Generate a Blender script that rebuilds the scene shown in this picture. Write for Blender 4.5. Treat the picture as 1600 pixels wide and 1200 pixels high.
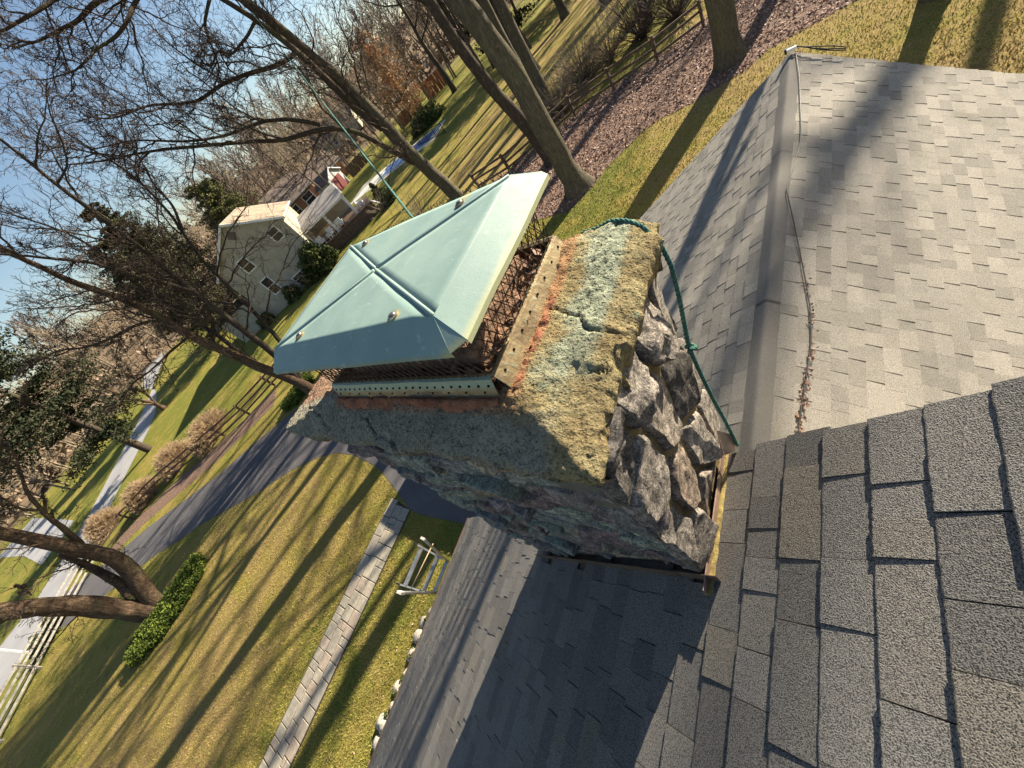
import bpy, math, random
import numpy as np
from mathutils import Vector, Matrix, noise
R_ = math.radians
random.seed(7); rng = np.random.default_rng(7)
for o in list(bpy.data.objects): bpy.data.objects.remove(o)
S = bpy.context.scene; COL = S.collection

# ------------------------------------------------------------------ camera, sky, sun, exposure
CAM = np.array([0.44395589, -0.2642185, 8.33091974])
RW = np.array([[0.75565190, -0.02009668, -0.65466505],
               [0.34495546, -0.83745772, 0.42387534],
               [-0.55677279, -0.54613249, -0.62589405]])      # columns: image right, image down, forward
FPX = 619.381
cd = bpy.data.cameras.new('camera'); cam = bpy.data.objects.new('camera', cd); COL.objects.link(cam)
cd.sensor_width = 36.0; cd.lens = 36.0 * FPX / 1600.0; cd.clip_start = 0.02; cd.clip_end = 2500
cam.matrix_world = Matrix(((RW[0,0], -RW[0,1], -RW[0,2], CAM[0]), (RW[1,0], -RW[1,1], -RW[1,2], CAM[1]),
                           (RW[2,0], -RW[2,1], -RW[2,2], CAM[2]), (0, 0, 0, 1)))
S.camera = cam
SUN_EL, SUN_AZ = R_(25.0), R_(15.0)          # azimuth from +Y towards +X
L = Vector((math.sin(SUN_AZ)*math.cos(SUN_EL), math.cos(SUN_AZ)*math.cos(SUN_EL), math.sin(SUN_EL)))
W = bpy.data.worlds.new('World'); S.world = W; W.use_nodes = True
nt = W.node_tree; bg = nt.nodes['Background']
sky = nt.nodes.new('ShaderNodeTexSky'); sky.sky_type = 'NISHITA'; sky.sun_disc = False
sky.sun_elevation = SUN_EL; sky.sun_rotation = SUN_AZ; sky.air_density = 1.0; sky.dust_density = 0.6; sky.ozone_density = 1.5
nt.links.new(sky.outputs[0], bg.inputs[0]); bg.inputs[1].default_value = 0.052
sd = bpy.data.lights.new('sun', 'SUN'); sd.energy = 5.0; sd.angle = R_(0.48); sd.color = (1.0, 0.885, 0.71)
so = bpy.data.objects.new('sun', sd); COL.objects.link(so); so.rotation_euler = L.to_track_quat('Z', 'Y').to_euler()
S.view_settings.view_transform = 'Standard'; S.view_settings.look = 'None'
S.view_settings.exposure = 1.62; S.view_settings.gamma = 1.0; S.view_settings.use_curve_mapping = False
S.render.engine = 'CYCLES'

# ------------------------------------------------------------------ survey helpers: metres from a sight line
def ray(px, py): return RW @ np.array([px - 800.0, py - 600.0, FPX])
def G(px, py, z=0.0):
    d = ray(px, py); return CAM + d * ((z - CAM[2]) / d[2])
def proj(P):
    c = RW.T @ (np.asarray(P, float) - CAM); return 800 + FPX*c[0]/c[2], 600 + FPX*c[1]/c[2], c[2]
def VP(base, px, py, off=0.0):
    """point seen at (px,py) in the upright plane through base that faces the camera, off metres nearer"""
    n = np.array([base[0]-CAM[0], base[1]-CAM[1], 0.0]); n /= np.linalg.norm(n)
    d = ray(px, py); t = ((np.asarray(base, float) - CAM) @ n - off) / (d @ n); return CAM + d * t

# ------------------------------------------------------------------ object helpers
def pinv(o, parent):
    o.parent = parent
    if parent.type == 'EMPTY': o.matrix_parent_inverse = Matrix.Translation(-Vector(parent.location))
def tagit(o, label=None, cat=None, group=None, kind=None):
    if label: o['label'] = label
    if cat: o['category'] = cat
    if group: o['group'] = group
    if kind: o['kind'] = kind
    return o
def thing(name, label, cat, loc=(0, 0, 0), group=None):
    o = bpy.data.objects.new(name, None); COL.objects.link(o); o.location = loc; o.empty_display_size = 0.2
    return tagit(o, label, cat, group)
def add(name, me, mat=None, parent=None, label=None, cat=None, group=None, kind=None):
    if mat is not None and not me.materials: me.materials.append(mat)
    o = bpy.data.objects.new(name, me); COL.objects.link(o)
    if parent is not None: pinv(o, parent)
    return tagit(o, label, cat, group, kind)
def mesh(name, V, faces, smooth=False, var=None):
    """V (n,3); faces: list of index arrays (m,k), or list of tuples"""
    V = np.asarray(V, np.float32).reshape(-1, 3); me = bpy.data.meshes.new(name)
    arrs = []
    if len(faces) and isinstance(faces[0], np.ndarray) and faces[0].ndim == 2: arrs = [f for f in faces if len(f)]
    else:
        by = {}
        for f in faces: by.setdefault(len(f), []).append(f)
        arrs = [np.array(v) for v in by.values()]
    me.vertices.add(len(V)); me.vertices.foreach_set('co', V.ravel())
    loops = np.concatenate([a.ravel() for a in arrs]); counts = np.concatenate([np.full(len(a), a.shape[1]) for a in arrs])
    starts = np.concatenate([[0], np.cumsum(counts)[:-1]])
    me.loops.add(len(loops)); me.loops.foreach_set('vertex_index', loops.astype(np.int32))
    me.polygons.add(len(counts)); me.polygons.foreach_set('loop_start', starts.astype(np.int32))
    me.polygons.foreach_set('loop_total', counts.astype(np.int32))
    me.polygons.foreach_set('use_smooth', np.full(len(counts), bool(smooth)))
    if var is not None:
        a = me.attributes.new('var', 'FLOAT', 'POINT'); a.data.foreach_set('value', np.asarray(var, np.float32))
    me.update(calc_edges=True); me.validate(); return me
class MB:
    """collects boxes, bars and tubes into one mesh"""
    def __init__(s): s.V = []; s.F = []
    def v(s, pts, faces):
        b = len(s.V); s.V += [tuple(p) for p in pts]; s.F += [tuple(i + b for i in f) for f in faces]; return s
    def frame(s, o, ex, ey, ez, x0, x1, y0, y1, z0, z1):
        o, ex, ey, ez = map(np.asarray, (o, ex, ey, ez))
        P = [o + ex*x + ey*y + ez*z for z in (z0, z1) for x, y in ((x0, y0), (x1, y0), (x1, y1), (x0, y1))]
        return s.v(P, [(3, 2, 1, 0), (4, 5, 6, 7), (0, 1, 5, 4), (1, 2, 6, 5), (2, 3, 7, 6), (3, 0, 4, 7)])
    def box(s, x0, x1, y0, y1, z0, z1): return s.frame((0, 0, 0), (1, 0, 0), (0, 1, 0), (0, 0, 1), x0, x1, y0, y1, z0, z1)
    def bar(s, a, b, w, h=None, upv=(0, 0, 1)):
        a, b = np.asarray(a, float), np.asarray(b, float); h = h or w; t = b - a; l = np.linalg.norm(t); t /= l
        u = np.asarray(upv, float)
        if abs(t @ u) > .95: u = np.array([1.0, 0, 0])
        sd_ = np.cross(u, t); sd_ /= np.linalg.norm(sd_); u = np.cross(t, sd_)
        return s.frame(a, t, sd_, u, 0, l, -w/2, w/2, -h/2, h/2)
    def tube(s, pts, r, n=8, cap=True):
        P = np.asarray(pts, float)[None]; rr = np.full(P.shape[:2], r) if np.isscalar(r) else np.asarray(r, float)[None]
        V, Q = polytubes(P, rr, n); k = P.shape[1]
        F = [tuple(q) for q in Q]
        if cap: F += [tuple(range(n))[::-1], tuple(range((k-1)*n, k*n))]
        return s.v(V, F)
    def disc(s, c, nrm, r, h=0.002, n=10):
        c = np.asarray(c, float); nrm = np.asarray(nrm, float); nrm /= np.linalg.norm(nrm)
        return s.tube([c - nrm*0.001, c + nrm*h], r, n)
    def build(s, name, mat=None, parent=None, smooth=False, **k):
        return add(name, mesh(name, s.V, s.F, smooth), mat, parent, **k)
def polytubes(P, Rr, n):
    """P (N,L,3) poly-lines with radii Rr (N,L) -> tube vertices and quads, all vectorised"""
    N, Lk, _ = P.shape
    T = np.gradient(P, axis=1); T /= np.linalg.norm(T, axis=2, keepdims=True) + 1e-9
    m = P[:, -1] - P[:, 0]; m /= np.linalg.norm(m, axis=1, keepdims=True) + 1e-9
    ax = np.eye(3)[np.argmin(np.abs(m), axis=1)][:, None, :]
    A = np.cross(T, np.broadcast_to(ax, T.shape)); A /= np.linalg.norm(A, axis=2, keepdims=True) + 1e-9
    B = np.cross(T, A)
    th = np.arange(n) * 2*np.pi/n
    V = P[:, :, None, :] + Rr[:, :, None, None] * (A[:, :, None, :]*np.cos(th)[:, None] + B[:, :, None, :]*np.sin(th)[:, None])
    idx = np.arange(N*Lk*n).reshape(N, Lk, n); a = idx[:, :-1, :]; b = np.roll(a, -1, 2); c = idx[:, 1:, :]; d = np.roll(c, -1, 2)
    Q = np.stack([a, b, d, c], -1).reshape(-1, 4)
    return V.reshape(-1, 3), Q

# ------------------------------------------------------------------ materials
def ramp(nt, fac, stops):
    n = nt.nodes.new('ShaderNodeValToRGB'); e = n.color_ramp.elements
    while len(e) < len(stops): e.new(0.5)
    for i, (p, c) in enumerate(stops): e[i].position = p; e[i].color = (*c, 1)
    nt.links.new(fac, n.inputs[0]); return n.outputs[0]
class Mat:
    def __init__(s, name, rough=0.8, metal=0.0, spec=0.3):
        s.m = bpy.data.materials.new(name); s.m.use_nodes = True; s.nt = s.m.node_tree; s.n = s.nt.nodes
        s.b = s.n['Principled BSDF']; s.b.inputs['Roughness'].default_value = rough; s.b.inputs['Metallic'].default_value = metal
        s.b.inputs['Specular IOR Level'].default_value = spec
        s.pos = s.n.new('ShaderNodeNewGeometry').outputs['Position']
    def l(s, a, b): s.nt.links.new(a, b)
    def map(s, scale=(1, 1, 1), rot=(0, 0, 0), src=None):
        m = s.n.new('ShaderNodeMapping'); m.inputs['Scale'].default_value = scale; m.inputs['Rotation'].default_value = rot
        s.l(src or s.pos, m.inputs[0]); return m.outputs[0]
    def noise(s, scale, detail=3, rough=0.55, vec=None, dist=0.0):
        n = s.n.new('ShaderNodeTexNoise'); n.inputs['Scale'].default_value = scale; n.inputs['Detail'].default_value = detail
        n.inputs['Roughness'].default_value = rough; n.inputs['Distortion'].default_value = dist
        s.l(vec or s.pos, n.inputs['Vector']); return n.outputs['Fac']
    def voro(s, scale, feature='F1', vec=None, out='Distance'):
        n = s.n.new('ShaderNodeTexVoronoi'); n.feature = feature; n.inputs['Scale'].default_value = scale
        s.l(vec or s.pos, n.inputs['Vector']); return n.outputs[out]
    def math(s, op, a, b=0.0, clamp=False):
        n = s.n.new('ShaderNodeMath'); n.operation = op; n.use_clamp = clamp
        for i, x in enumerate((a, b)):
            if isinstance(x, (int, float)): n.inputs[i].default_value = x
            else: s.l(x, n.inputs[i])
        return n.outputs[0]
    def rng(s, f, a, b, c=0.0, d=1.0):
        n = s.n.new('ShaderNodeMapRange'); n.interpolation_type = 'SMOOTHSTEP'
        for i, x in enumerate((a, b, c, d)): n.inputs[i+1].default_value = x
        s.l(f, n.inputs[0]); return n.outputs[0]
    def ramp(s, f, *stops): return ramp(s.nt, f, stops)
    def mix(s, f, a, b, mode='MIX'):
        n = s.n.new('ShaderNodeMix'); n.data_type = 'RGBA'; n.blend_type = mode
        for i, x in ((0, f), (6, a), (7, b)):
            if isinstance(x, (int, float)): n.inputs[i].default_value = x
            elif isinstance(x, tuple): n.inputs[i].default_value = (*x, 1)
            else: s.l(x, n.inputs[i])
        return n.outputs[2]
    def xyz(s):
        n = s.n.new('ShaderNodeSeparateXYZ'); s.l(s.pos, n.inputs[0]); return n.outputs
    def attr(s, name='var'):
        n = s.n.new('ShaderNodeAttribute'); n.attribute_name = name; return n.outputs['Fac']
    def orand(s): return s.n.new('ShaderNodeObjectInfo').outputs['Random']
    def col(s, c):
        if isinstance(c, tuple): s.b.inputs['Base Color'].default_value = (*c, 1)
        else: s.l(c, s.b.inputs['Base Color'])
        return s
    def rough(s, f): s.l(f, s.b.inputs['Roughness']); return s
    def bump(s, h, dist=0.01, strength=1.0):
        n = s.n.new('ShaderNodeBump'); n.inputs['Distance'].default_value = dist; n.inputs['Strength'].default_value = strength
        s.l(h, n.inputs['Height'])
        if getattr(s, '_b', None): s.l(s._b, n.inputs['Normal'])
        s._b = n.outputs[0]; s.l(s._b, s.b.inputs['Normal']); return s
M = {}
def simple(key, c, rough=0.7, metal=0.0, var=0.15, scale=8.0, bump=0.0, spec=0.3):
    m = Mat(key, rough, metal, spec); n = m.noise(scale, 5)
    d = tuple(x*(1-var*1.6) for x in c); h = tuple(min(1, x*(1+var*1.6)) for x in c)
    m.col(m.ramp(n, (0.3, d), (0.7, h)))
    if bump: m.bump(m.noise(scale*6, 4), bump)
    M[key] = m.m; return m

def shingle_mat(key, a, b, tint):
    m = Mat(key, 0.93, 0, 0.15)
    r = m.math('FRACT', m.math('ADD', m.orand(), m.attr()))
    base = m.ramp(r, (0.0, tuple(x*0.80 for x in a)), (0.45, a), (0.8, b), (1.0, tint))
    gran = m.noise(230, 2, 0.75); gr2 = m.voro(330)
    f = m.math('ADD', m.math('MULTIPLY', gran, 0.75), m.math('MULTIPLY', gr2, 0.45))
    speck = m.ramp(f, (0.40, (0.22, 0.22, 0.24)), (0.53, (0.92, 0.92, 0.92)), (0.66, (2.3, 2.25, 2.15)))
    c = m.mix(1.0, base, speck, 'MULTIPLY')
    st = m.rng(m.noise(1.1, 4, 0.6), 0.55, 0.75)
    c = m.mix(m.math('MULTIPLY', st, 0.35), c, (0.10, 0.105, 0.065))
    m.col(c)
    m.bump(f, 0.0045, 0.9).bump(m.noise(35, 3), 0.004, 0.6)
    M[key] = m.m
shingle_mat('shingle_main', (0.098, 0.095, 0.091), (0.118, 0.114, 0.108), (0.110, 0.102, 0.088))
shingle_mat('shingle_wing', (0.155, 0.147, 0.132), (0.180, 0.169, 0.150), (0.140, 0.132, 0.117))
m = Mat('ridge_membrane', 0.95, 0, 0.12); g = m.noise(180, 2, 0.7)
m.col(m.mix(1.0, m.ramp(m.noise(1.6, 5, 0.6), (0.3, (0.155, 0.148, 0.135)), (0.7, (0.188, 0.178, 0.160))), m.ramp(g, (0.3, (0.6, 0.6, 0.6)), (0.7, (1.35, 1.33, 1.3))), 'MULTIPLY'))
m.bump(g, 0.003); M['ridge'] = m.m

m = Mat('lawn', 0.95, 0, 0.08)
big = m.noise(0.16, 5, 0.6); med = m.noise(1.1, 6, 0.65); fine = m.noise(22, 4, 0.8); vf = m.noise(70, 2, 0.7)
x, y, z = m.xyz()
gy = m.math('ADD', m.math('MULTIPLY', big, 0.75), m.math('MULTIPLY', med, 0.75))
nearpath = m.math('MULTIPLY', m.rng(x, -14.0, -10.5, 0.0, 1.0), m.rng(x, -5.0, -8.0, 0.0, 1.0))
far = m.rng(x, -45.0, -15.0, 0.22, 0.0)
gy = m.math('ADD', gy, m.math('ADD', m.math('MULTIPLY', nearpath, 0.2), far))
c = m.ramp(gy, (0.54, (0.275, 0.185, 0.09)), (0.70, (0.30, 0.22, 0.085)), (0.86, (0.26, 0.215, 0.055)), (1.04, (0.16, 0.17, 0.035)))
sp = m.math('ADD', m.math('MULTIPLY', fine, 0.7), m.math('MULTIPLY', vf, 0.3))
c = m.mix(1.0, c, m.ramp(sp, (0.36, (0.22, 0.20, 0.14)), (0.5, (0.95, 0.95, 0.9)), (0.64, (1.8, 1.75, 1.55))), 'MULTIPLY')
bare = m.math('MULTIPLY', m.rng(m.noise(0.55, 7, 0.75), 0.60, 0.70), 0.55); c = m.mix(bare, c, m.ramp(fine, (0.35, (0.10, 0.068, 0.038)), (0.65, (0.24, 0.17, 0.09))))
gd = m.n.new('ShaderNodeVectorMath'); gd.operation = 'LENGTH'; m.l(m.pos, gd.inputs[0])
wd = m.rng(m.math('ADD', gd.outputs['Value'], m.math('MULTIPLY', big, 60.0)), 128, 150)
c = m.mix(wd, c, m.ramp(med, (0.3, (0.15, 0.105, 0.065)), (0.7, (0.26, 0.19, 0.12))))
m.col(c); m.bump(sp, 0.06, 0.9).bump(m.noise(5, 4), 0.05, 0.5); M['lawn'] = m.m

m = Mat('grass_blade', 0.8, 0, 0.2); v = m.attr(); x, y, z = m.xyz(); nb = m.math('MULTIPLY', m.rng(x, -14.0, -10.0, 0.0, 0.22), m.rng(x, -4.0, -7.0)); pn = m.math('ADD', m.math('ADD', m.math('MULTIPLY', v, 0.55), m.math('MULTIPLY', m.noise(0.9, 4), 0.5)), nb)
m.col(m.ramp(pn, (0.2, (0.27, 0.18, 0.09)), (0.45, (0.33, 0.245, 0.095)), (0.62, (0.28, 0.235, 0.06)), (0.9, (0.17, 0.185, 0.035)))); M['blade'] = m.m

m = Mat('asphalt', 0.9, 0, 0.25); n = m.noise(90, 3, 0.7); b2 = m.noise(0.5, 5)
m.col(m.mix(1.0, m.ramp(b2, (0.3, (0.080, 0.076, 0.080)), (0.7, (0.115, 0.108, 0.108))), m.ramp(n, (0.3, (0.6, 0.6, 0.6)), (0.7, (1.4, 1.4, 1.4))), 'MULTIPLY')); m.bump(n, 0.006); M['asphalt'] = m.m
ck = m.rng(m.voro(0.55, 'DISTANCE_TO_EDGE', m.map((1, 1, 1))), 0.012, 0.004); wr = m.rng(m.noise(0.9, 6, 0.7, None, 0.8), 0.52, 0.68); base_ = m.b.inputs['Base Color'].links[0].from_socket
cc = m.mix(m.math('MULTIPLY', wr, 0.35), base_, (0.15, 0.14, 0.13)); ck = m.rng(m.voro(0.28, 'DISTANCE_TO_EDGE', m.map((1, 1, 1), (0, 0, .4), None)), 0.006, 0.002); m.col(m.mix(m.math('MULTIPLY', m.math('MULTIPLY', ck, m.rng(m.noise(0.6, 3), 0.5, 0.6)), 0.35), cc, (0.03, 0.03, 0.032)))
m = Mat('road_asphalt', 0.85, 0, 0.3); n = m.noise(40, 3, 0.7); b2 = m.noise(0.3, 5)
m.col(m.mix(1.0, m.ramp(b2, (0.3, (0.27, 0.27, 0.275)), (0.7, (0.35, 0.345, 0.34))), m.ramp(n, (0.3, (0.8, 0.8, 0.8)), (0.7, (1.2, 1.2, 1.2))), 'MULTIPLY')); M['road'] = m.m
m = Mat('paver_stone', 0.9, 0, 0.2); n = m.noise(9, 5, 0.65); n2 = m.noise(110, 3, 0.7)
c = m.ramp(m.orand(), (0, (0.29, 0.265, 0.215)), (0.5, (0.35, 0.315, 0.25)), (1, (0.33, 0.265, 0.21)))
c = m.mix(1.0, c, m.ramp(m.math('ADD', m.math('MULTIPLY', n, .6), m.math('MULTIPLY', n2, .4)), (0.3, (0.65, 0.64, 0.62)), (0.65, (1.18, 1.17, 1.15))), 'MULTIPLY')
m.col(c); m.bump(n, 0.012).bump(n2, 0.003); M['paver'] = m.m
simple('joint_sand', (0.05, 0.042, 0.03), 0.95, var=0.3, scale=30, bump=0.01)
m = Mat('mulch', 0.95, 0, 0.1); n = m.noise(12, 5, 0.8); n2 = m.voro(16)
m.col(m.mix(1.0, m.ramp(n, (0.3, (0.17, 0.105, 0.08)), (0.7, (0.38, 0.26, 0.20))), m.ramp(n2, (0.0, (1.3, 1.25, 1.2)), (0.6, (0.6, 0.6, 0.6))), 'MULTIPLY')); m.bump(n, 0.06).bump(n2, 0.03); M['mulch'] = m.m
m = Mat('dead_leaf', 0.75, 0, 0.25); v = m.attr()
m.col(m.ramp(v, (0, (0.11, 0.06, 0.042)), (0.35, (0.25, 0.145, 0.10)), (0.75, (0.38, 0.25, 0.185)), (1, (0.48, 0.36, 0.28)))); M['leaf'] = m.m
m = Mat('tan_leaf', 0.8, 0, 0.2); v = m.attr()
m.col(m.ramp(v, (0, (0.32, 0.17, 0.08)), (0.5, (0.52, 0.31, 0.16)), (1, (0.66, 0.46, 0.27)))); M['tan_leaf'] = m.m

def bark(key, a, b, sc=1.0):
    m = Mat(key, 0.93, 0, 0.1); st = m.map((7*sc, 7*sc, 1.3*sc)); n = m.noise(2.2, 6, 0.7, st, 0.4); n2 = m.noise(14*sc, 4, 0.7)
    f = m.math('ADD', m.math('MULTIPLY', n, 0.65), m.math('MULTIPLY', n2, 0.35))
    c = m.ramp(f, (0.30, tuple(x*0.45 for x in a)), (0.48, a), (0.66, b))
    mo = m.rng(m.noise(0.7, 4), 0.5, 0.7)
    c = m.mix(m.math('MULTIPLY', mo, 0.35), c, (0.15, 0.16, 0.075)); li = m.rng(m.noise(3.2, 5, 0.7), 0.56, 0.66); c = m.mix(m.math('MULTIPLY', li, 0.4), c, tuple(min(1, x*1.5) for x in b)); m.col(c); m.bump(f, 0.09, 1.0); M[key] = m.m
bark('bark', (0.090, 0.077, 0.052), (0.165, 0.142, 0.100))
bark('bark_brown', (0.095, 0.062, 0.040), (0.205, 0.140, 0.090))
bark('bark_dark', (0.062, 0.048, 0.037), (0.115, 0.092, 0.068))
simple('twig', (0.085, 0.060, 0.046), 0.9, var=0.35, scale=3)
simple('twig_pale', (0.20, 0.158, 0.108), 0.9, var=0.35, scale=2)
simple('twig_bush', (0.33, 0.235, 0.14), 0.9, var=0.3, scale=6)
def foliage(key, a, b, c):
    m = Mat(key, 0.85, 0, 0.12); v = m.math('ADD', m.math('MULTIPLY', m.attr(), 0.6), m.math('MULTIPLY', m.noise(0.6, 4), 0.6))
    m.col(m.ramp(v, (0.2, a), (0.6, b), (0.95, c))); M[key] = m.m
foliage('needles', (0.016, 0.022, 0.012), (0.032, 0.040, 0.020), (0.07, 0.07, 0.035))
foliage('needles_mid', (0.032, 0.034, 0.017), (0.065, 0.065, 0.032), (0.125, 0.115, 0.058))
foliage('needles_olive', (0.05, 0.055, 0.022), (0.11, 0.115, 0.045), (0.20, 0.19, 0.08))
foliage('leaves_green', (0.025, 0.042, 0.010), (0.09, 0.125, 0.022), (0.22, 0.26, 0.045))
foliage('leaves_dark', (0.03, 0.042, 0.016), (0.06, 0.08, 0.028), (0.17, 0.17, 0.05))

# chimney materials
m = Mat('crown_mortar', 0.95, 0, 0.1); x, y, z = m.xyz()
n1 = m.noise(7, 6, 0.65); n2 = m.noise(55, 4, 0.75); n3 = m.noise(240, 2, 0.7)
base = m.ramp(n1, (0.30, (0.185, 0.135, 0.068)), (0.5, (0.265, 0.215, 0.112)), (0.7, (0.33, 0.285, 0.16)))
upn = m.rng(x, -0.30, -0.12); dnn = m.rng(m.math('ADD', x, m.math('MULTIPLY', n1, 0.25)), -0.12, 0.12, 1.0, 0.0)
hump = m.math('MULTIPLY', m.math('MULTIPLY', m.rng(m.math('ADD', x, m.math('MULTIPLY', n1, 0.26)), -0.03, 0.02), m.rng(m.math('ADD', x, m.math('MULTIPLY', n2, 0.05)), 0.012, -0.012)), m.rng(m.math('ADD', y, m.math('MULTIPLY', n1, 0.5)), 0.40, 0.55))
run = m.math('MULTIPLY', hump, 0.85)
c = m.mix(run, base, m.ramp(n2, (0.3, (0.22, 0.265, 0.19)), (0.7, (0.36, 0.385, 0.29))))
ng = m.rng(m.noise(5, 3), 0.62, 0.66); c = m.mix(m.math('MULTIPLY', ng, 0.3), c, (0.22, 0.40, 0.32))
# the face towards the main roof is greyed in colour for its shade and thinner lichen, the flange line is stained rust red
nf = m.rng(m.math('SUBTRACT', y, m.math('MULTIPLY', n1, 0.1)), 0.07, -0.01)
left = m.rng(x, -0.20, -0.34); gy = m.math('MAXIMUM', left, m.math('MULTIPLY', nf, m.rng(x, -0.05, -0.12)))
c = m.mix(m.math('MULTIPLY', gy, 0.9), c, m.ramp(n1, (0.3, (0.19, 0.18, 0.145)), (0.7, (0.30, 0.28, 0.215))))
rd = m.math('MULTIPLY', m.rng(m.math('ADD', x, m.math('MULTIPLY', n1, 0.05)), -0.140, -0.155), m.rng(y, 0.11, 0.14)); 
rd2 = m.math('MULTIPLY', m.rng(m.math('ADD', y, m.math('MULTIPLY', n1, 0.03)), 0.085, 0.102), m.math('MULTIPLY', m.rng(y, 0.165, 0.15), m.math('MULTIPLY', m.rng(x, -0.15, -0.22), m.rng(x, -1.13, -1.09))))
c = m.mix(m.math('MULTIPLY', m.math('MAXIMUM', rd, rd2), 0.5), c, m.ramp(n2, (0.3, (0.22, 0.075, 0.035)), (0.7, (0.42, 0.19, 0.10))))
c = m.mix(1.0, c, m.ramp(m.math('ADD', m.math('MULTIPLY', n2, .6), m.math('MULTIPLY', n3, .4)), (0.36, (0.28, 0.27, 0.25)), (0.45, (1.05, 1.05, 1.03)), (0.66, (1.55, 1.55, 1.52))), 'MULTIPLY')
pit = m.rng(m.voro(95, 'F1', m.map((1, 1, 1)), 'Distance'), 0.0, 0.55); pm = m.rng(m.noise(6, 4, 0.7), 0.42, 0.60); m.col(m.mix(m.math('MULTIPLY', m.rng(pit, 0.35, 0.15), pm), c, (0.07, 0.055, 0.03))); m.bump(n2, 0.010, 1.0).bump(pit, 0.008, 0.8).bump(n3, 0.006, 1.0); M['crown'] = m.m

m = Mat('pointing_mortar', 0.95, 0, 0.1); n = m.noise(30, 5, 0.7); n2 = m.noise(200, 3, 0.7); x, y, z = m.xyz()
lit = m.ramp(n, (0.3, (0.20, 0.148, 0.075)), (0.7, (0.33, 0.265, 0.145))); gr = m.ramp(n, (0.3, (0.13, 0.125, 0.10)), (0.7, (0.25, 0.24, 0.19)))  # yellow lichen tone for the sunlit face, shade greyed into the other faces
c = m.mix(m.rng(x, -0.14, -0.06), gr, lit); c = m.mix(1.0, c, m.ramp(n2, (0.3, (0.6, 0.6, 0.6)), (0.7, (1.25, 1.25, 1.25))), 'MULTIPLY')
m.col(c); m.bump(n, 0.012).bump(n2, 0.004); M['pointing'] = m.m
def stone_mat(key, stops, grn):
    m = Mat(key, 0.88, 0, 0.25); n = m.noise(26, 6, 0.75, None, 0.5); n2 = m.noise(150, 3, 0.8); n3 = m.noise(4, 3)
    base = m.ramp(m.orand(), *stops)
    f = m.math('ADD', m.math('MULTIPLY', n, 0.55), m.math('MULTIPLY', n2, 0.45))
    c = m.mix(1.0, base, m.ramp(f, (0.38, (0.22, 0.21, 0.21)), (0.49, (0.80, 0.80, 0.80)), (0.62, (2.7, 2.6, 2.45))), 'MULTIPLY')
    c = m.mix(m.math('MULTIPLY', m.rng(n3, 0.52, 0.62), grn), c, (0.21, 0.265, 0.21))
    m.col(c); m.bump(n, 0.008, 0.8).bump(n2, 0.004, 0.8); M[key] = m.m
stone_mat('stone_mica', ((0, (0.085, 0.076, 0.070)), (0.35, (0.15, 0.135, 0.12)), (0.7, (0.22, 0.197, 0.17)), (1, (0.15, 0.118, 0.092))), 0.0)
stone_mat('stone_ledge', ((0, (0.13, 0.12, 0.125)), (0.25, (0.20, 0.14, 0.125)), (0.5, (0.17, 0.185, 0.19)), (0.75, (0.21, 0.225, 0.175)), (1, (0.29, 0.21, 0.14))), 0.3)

m = Mat('verdigris_copper', 0.5, 0.0, 0.35); n = m.noise(3.5, 5, 0.6); n2 = m.noise(26, 5, 0.7); n3 = m.noise(300, 2)
c = m.ramp(n, (0.25, (0.155, 0.235, 0.212)), (0.5, (0.205, 0.295, 0.26)), (0.75, (0.27, 0.355, 0.30)))
c = m.mix(m.math('MULTIPLY', m.rng(n2, 0.60, 0.72), 0.5), c, (0.40, 0.49, 0.43))
x, y, z = m.xyz()
rim = m.math('MULTIPLY', m.rng(z, 7.962, 7.950), m.rng(x, -0.19, -0.16)); c = m.mix(m.math('MULTIPLY', rim, 0.7), c, (0.42, 0.41, 0.20))
scr = m.rng(m.noise(9, 6, 0.75, m.map((1, 5, 1), (0, 0, 0.6))), 0.60, 0.68); c = m.mix(m.math('MULTIPLY', scr, 0.6), c, (0.40, 0.47, 0.42))
for bx_, by_ in ((-.345, .152), (-.885, .165), (-.36, .585), (-.90, .60)):
    rr_ = m.math('SQRT', m.math('ADD', m.math('POWER', m.math('SUBTRACT', x, bx_), 2.0), m.math('POWER', m.math('SUBTRACT', y, by_), 2.0)))
    c = m.mix(m.math('MULTIPLY', m.rng(m.math('ADD', rr_, m.math('MULTIPLY', n2, 0.012)), 0.034, 0.022), 0.65), c, (0.33, 0.31, 0.15))
sp_ = m.rng(m.voro(34), 0.10, 0.06); sp_ = m.math('MULTIPLY', sp_, m.rng(m.noise(5, 3), 0.52, 0.6)); c = m.mix(m.math('MULTIPLY', sp_, 0.7), c, (0.55, 0.60, 0.55)); dk = m.rng(m.noise(2.2, 6, 0.7, None, 0.6), 0.55, 0.72); c = m.mix(m.math('MULTIPLY', dk, 0.6), c, (0.125, 0.19, 0.175))
m.col(c); m.rough(m.ramp(n2, (0.3, (0.42,)*3), (0.7, (0.62,)*3))); m.bump(n, 0.004, 0.4).bump(n3, 0.0006, 0.5); M['copper'] = m.m
m = Mat('aged_copper', 0.5, 0.4, 0.5); n = m.noise(14, 5, 0.7); n2 = m.noise(60, 4)
x, y, z = m.xyz(); tl = m.math('MULTIPLY', m.rng(y, 0.15, 0.14), m.rng(m.math('ADD', z, m.math('MULTIPLY', n2, 0.02)), 7.735, 7.755)); m.col(m.mix(m.math('MAXIMUM', m.math('MULTIPLY', m.rng(n2, 0.58, 0.70), 0.6), m.math('MULTIPLY', tl, 0.85)), m.ramp(n, (0.35, (0.19, 0.13, 0.07)), (0.65, (0.36, 0.28, 0.15))), (0.27, 0.37, 0.30))); m.bump(n2, 0.003); M['aged_copper'] = m.m
m = Mat('rust_sealant', 0.9, 0, 0.2); n = m.noise(24, 5, 0.7)
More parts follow.
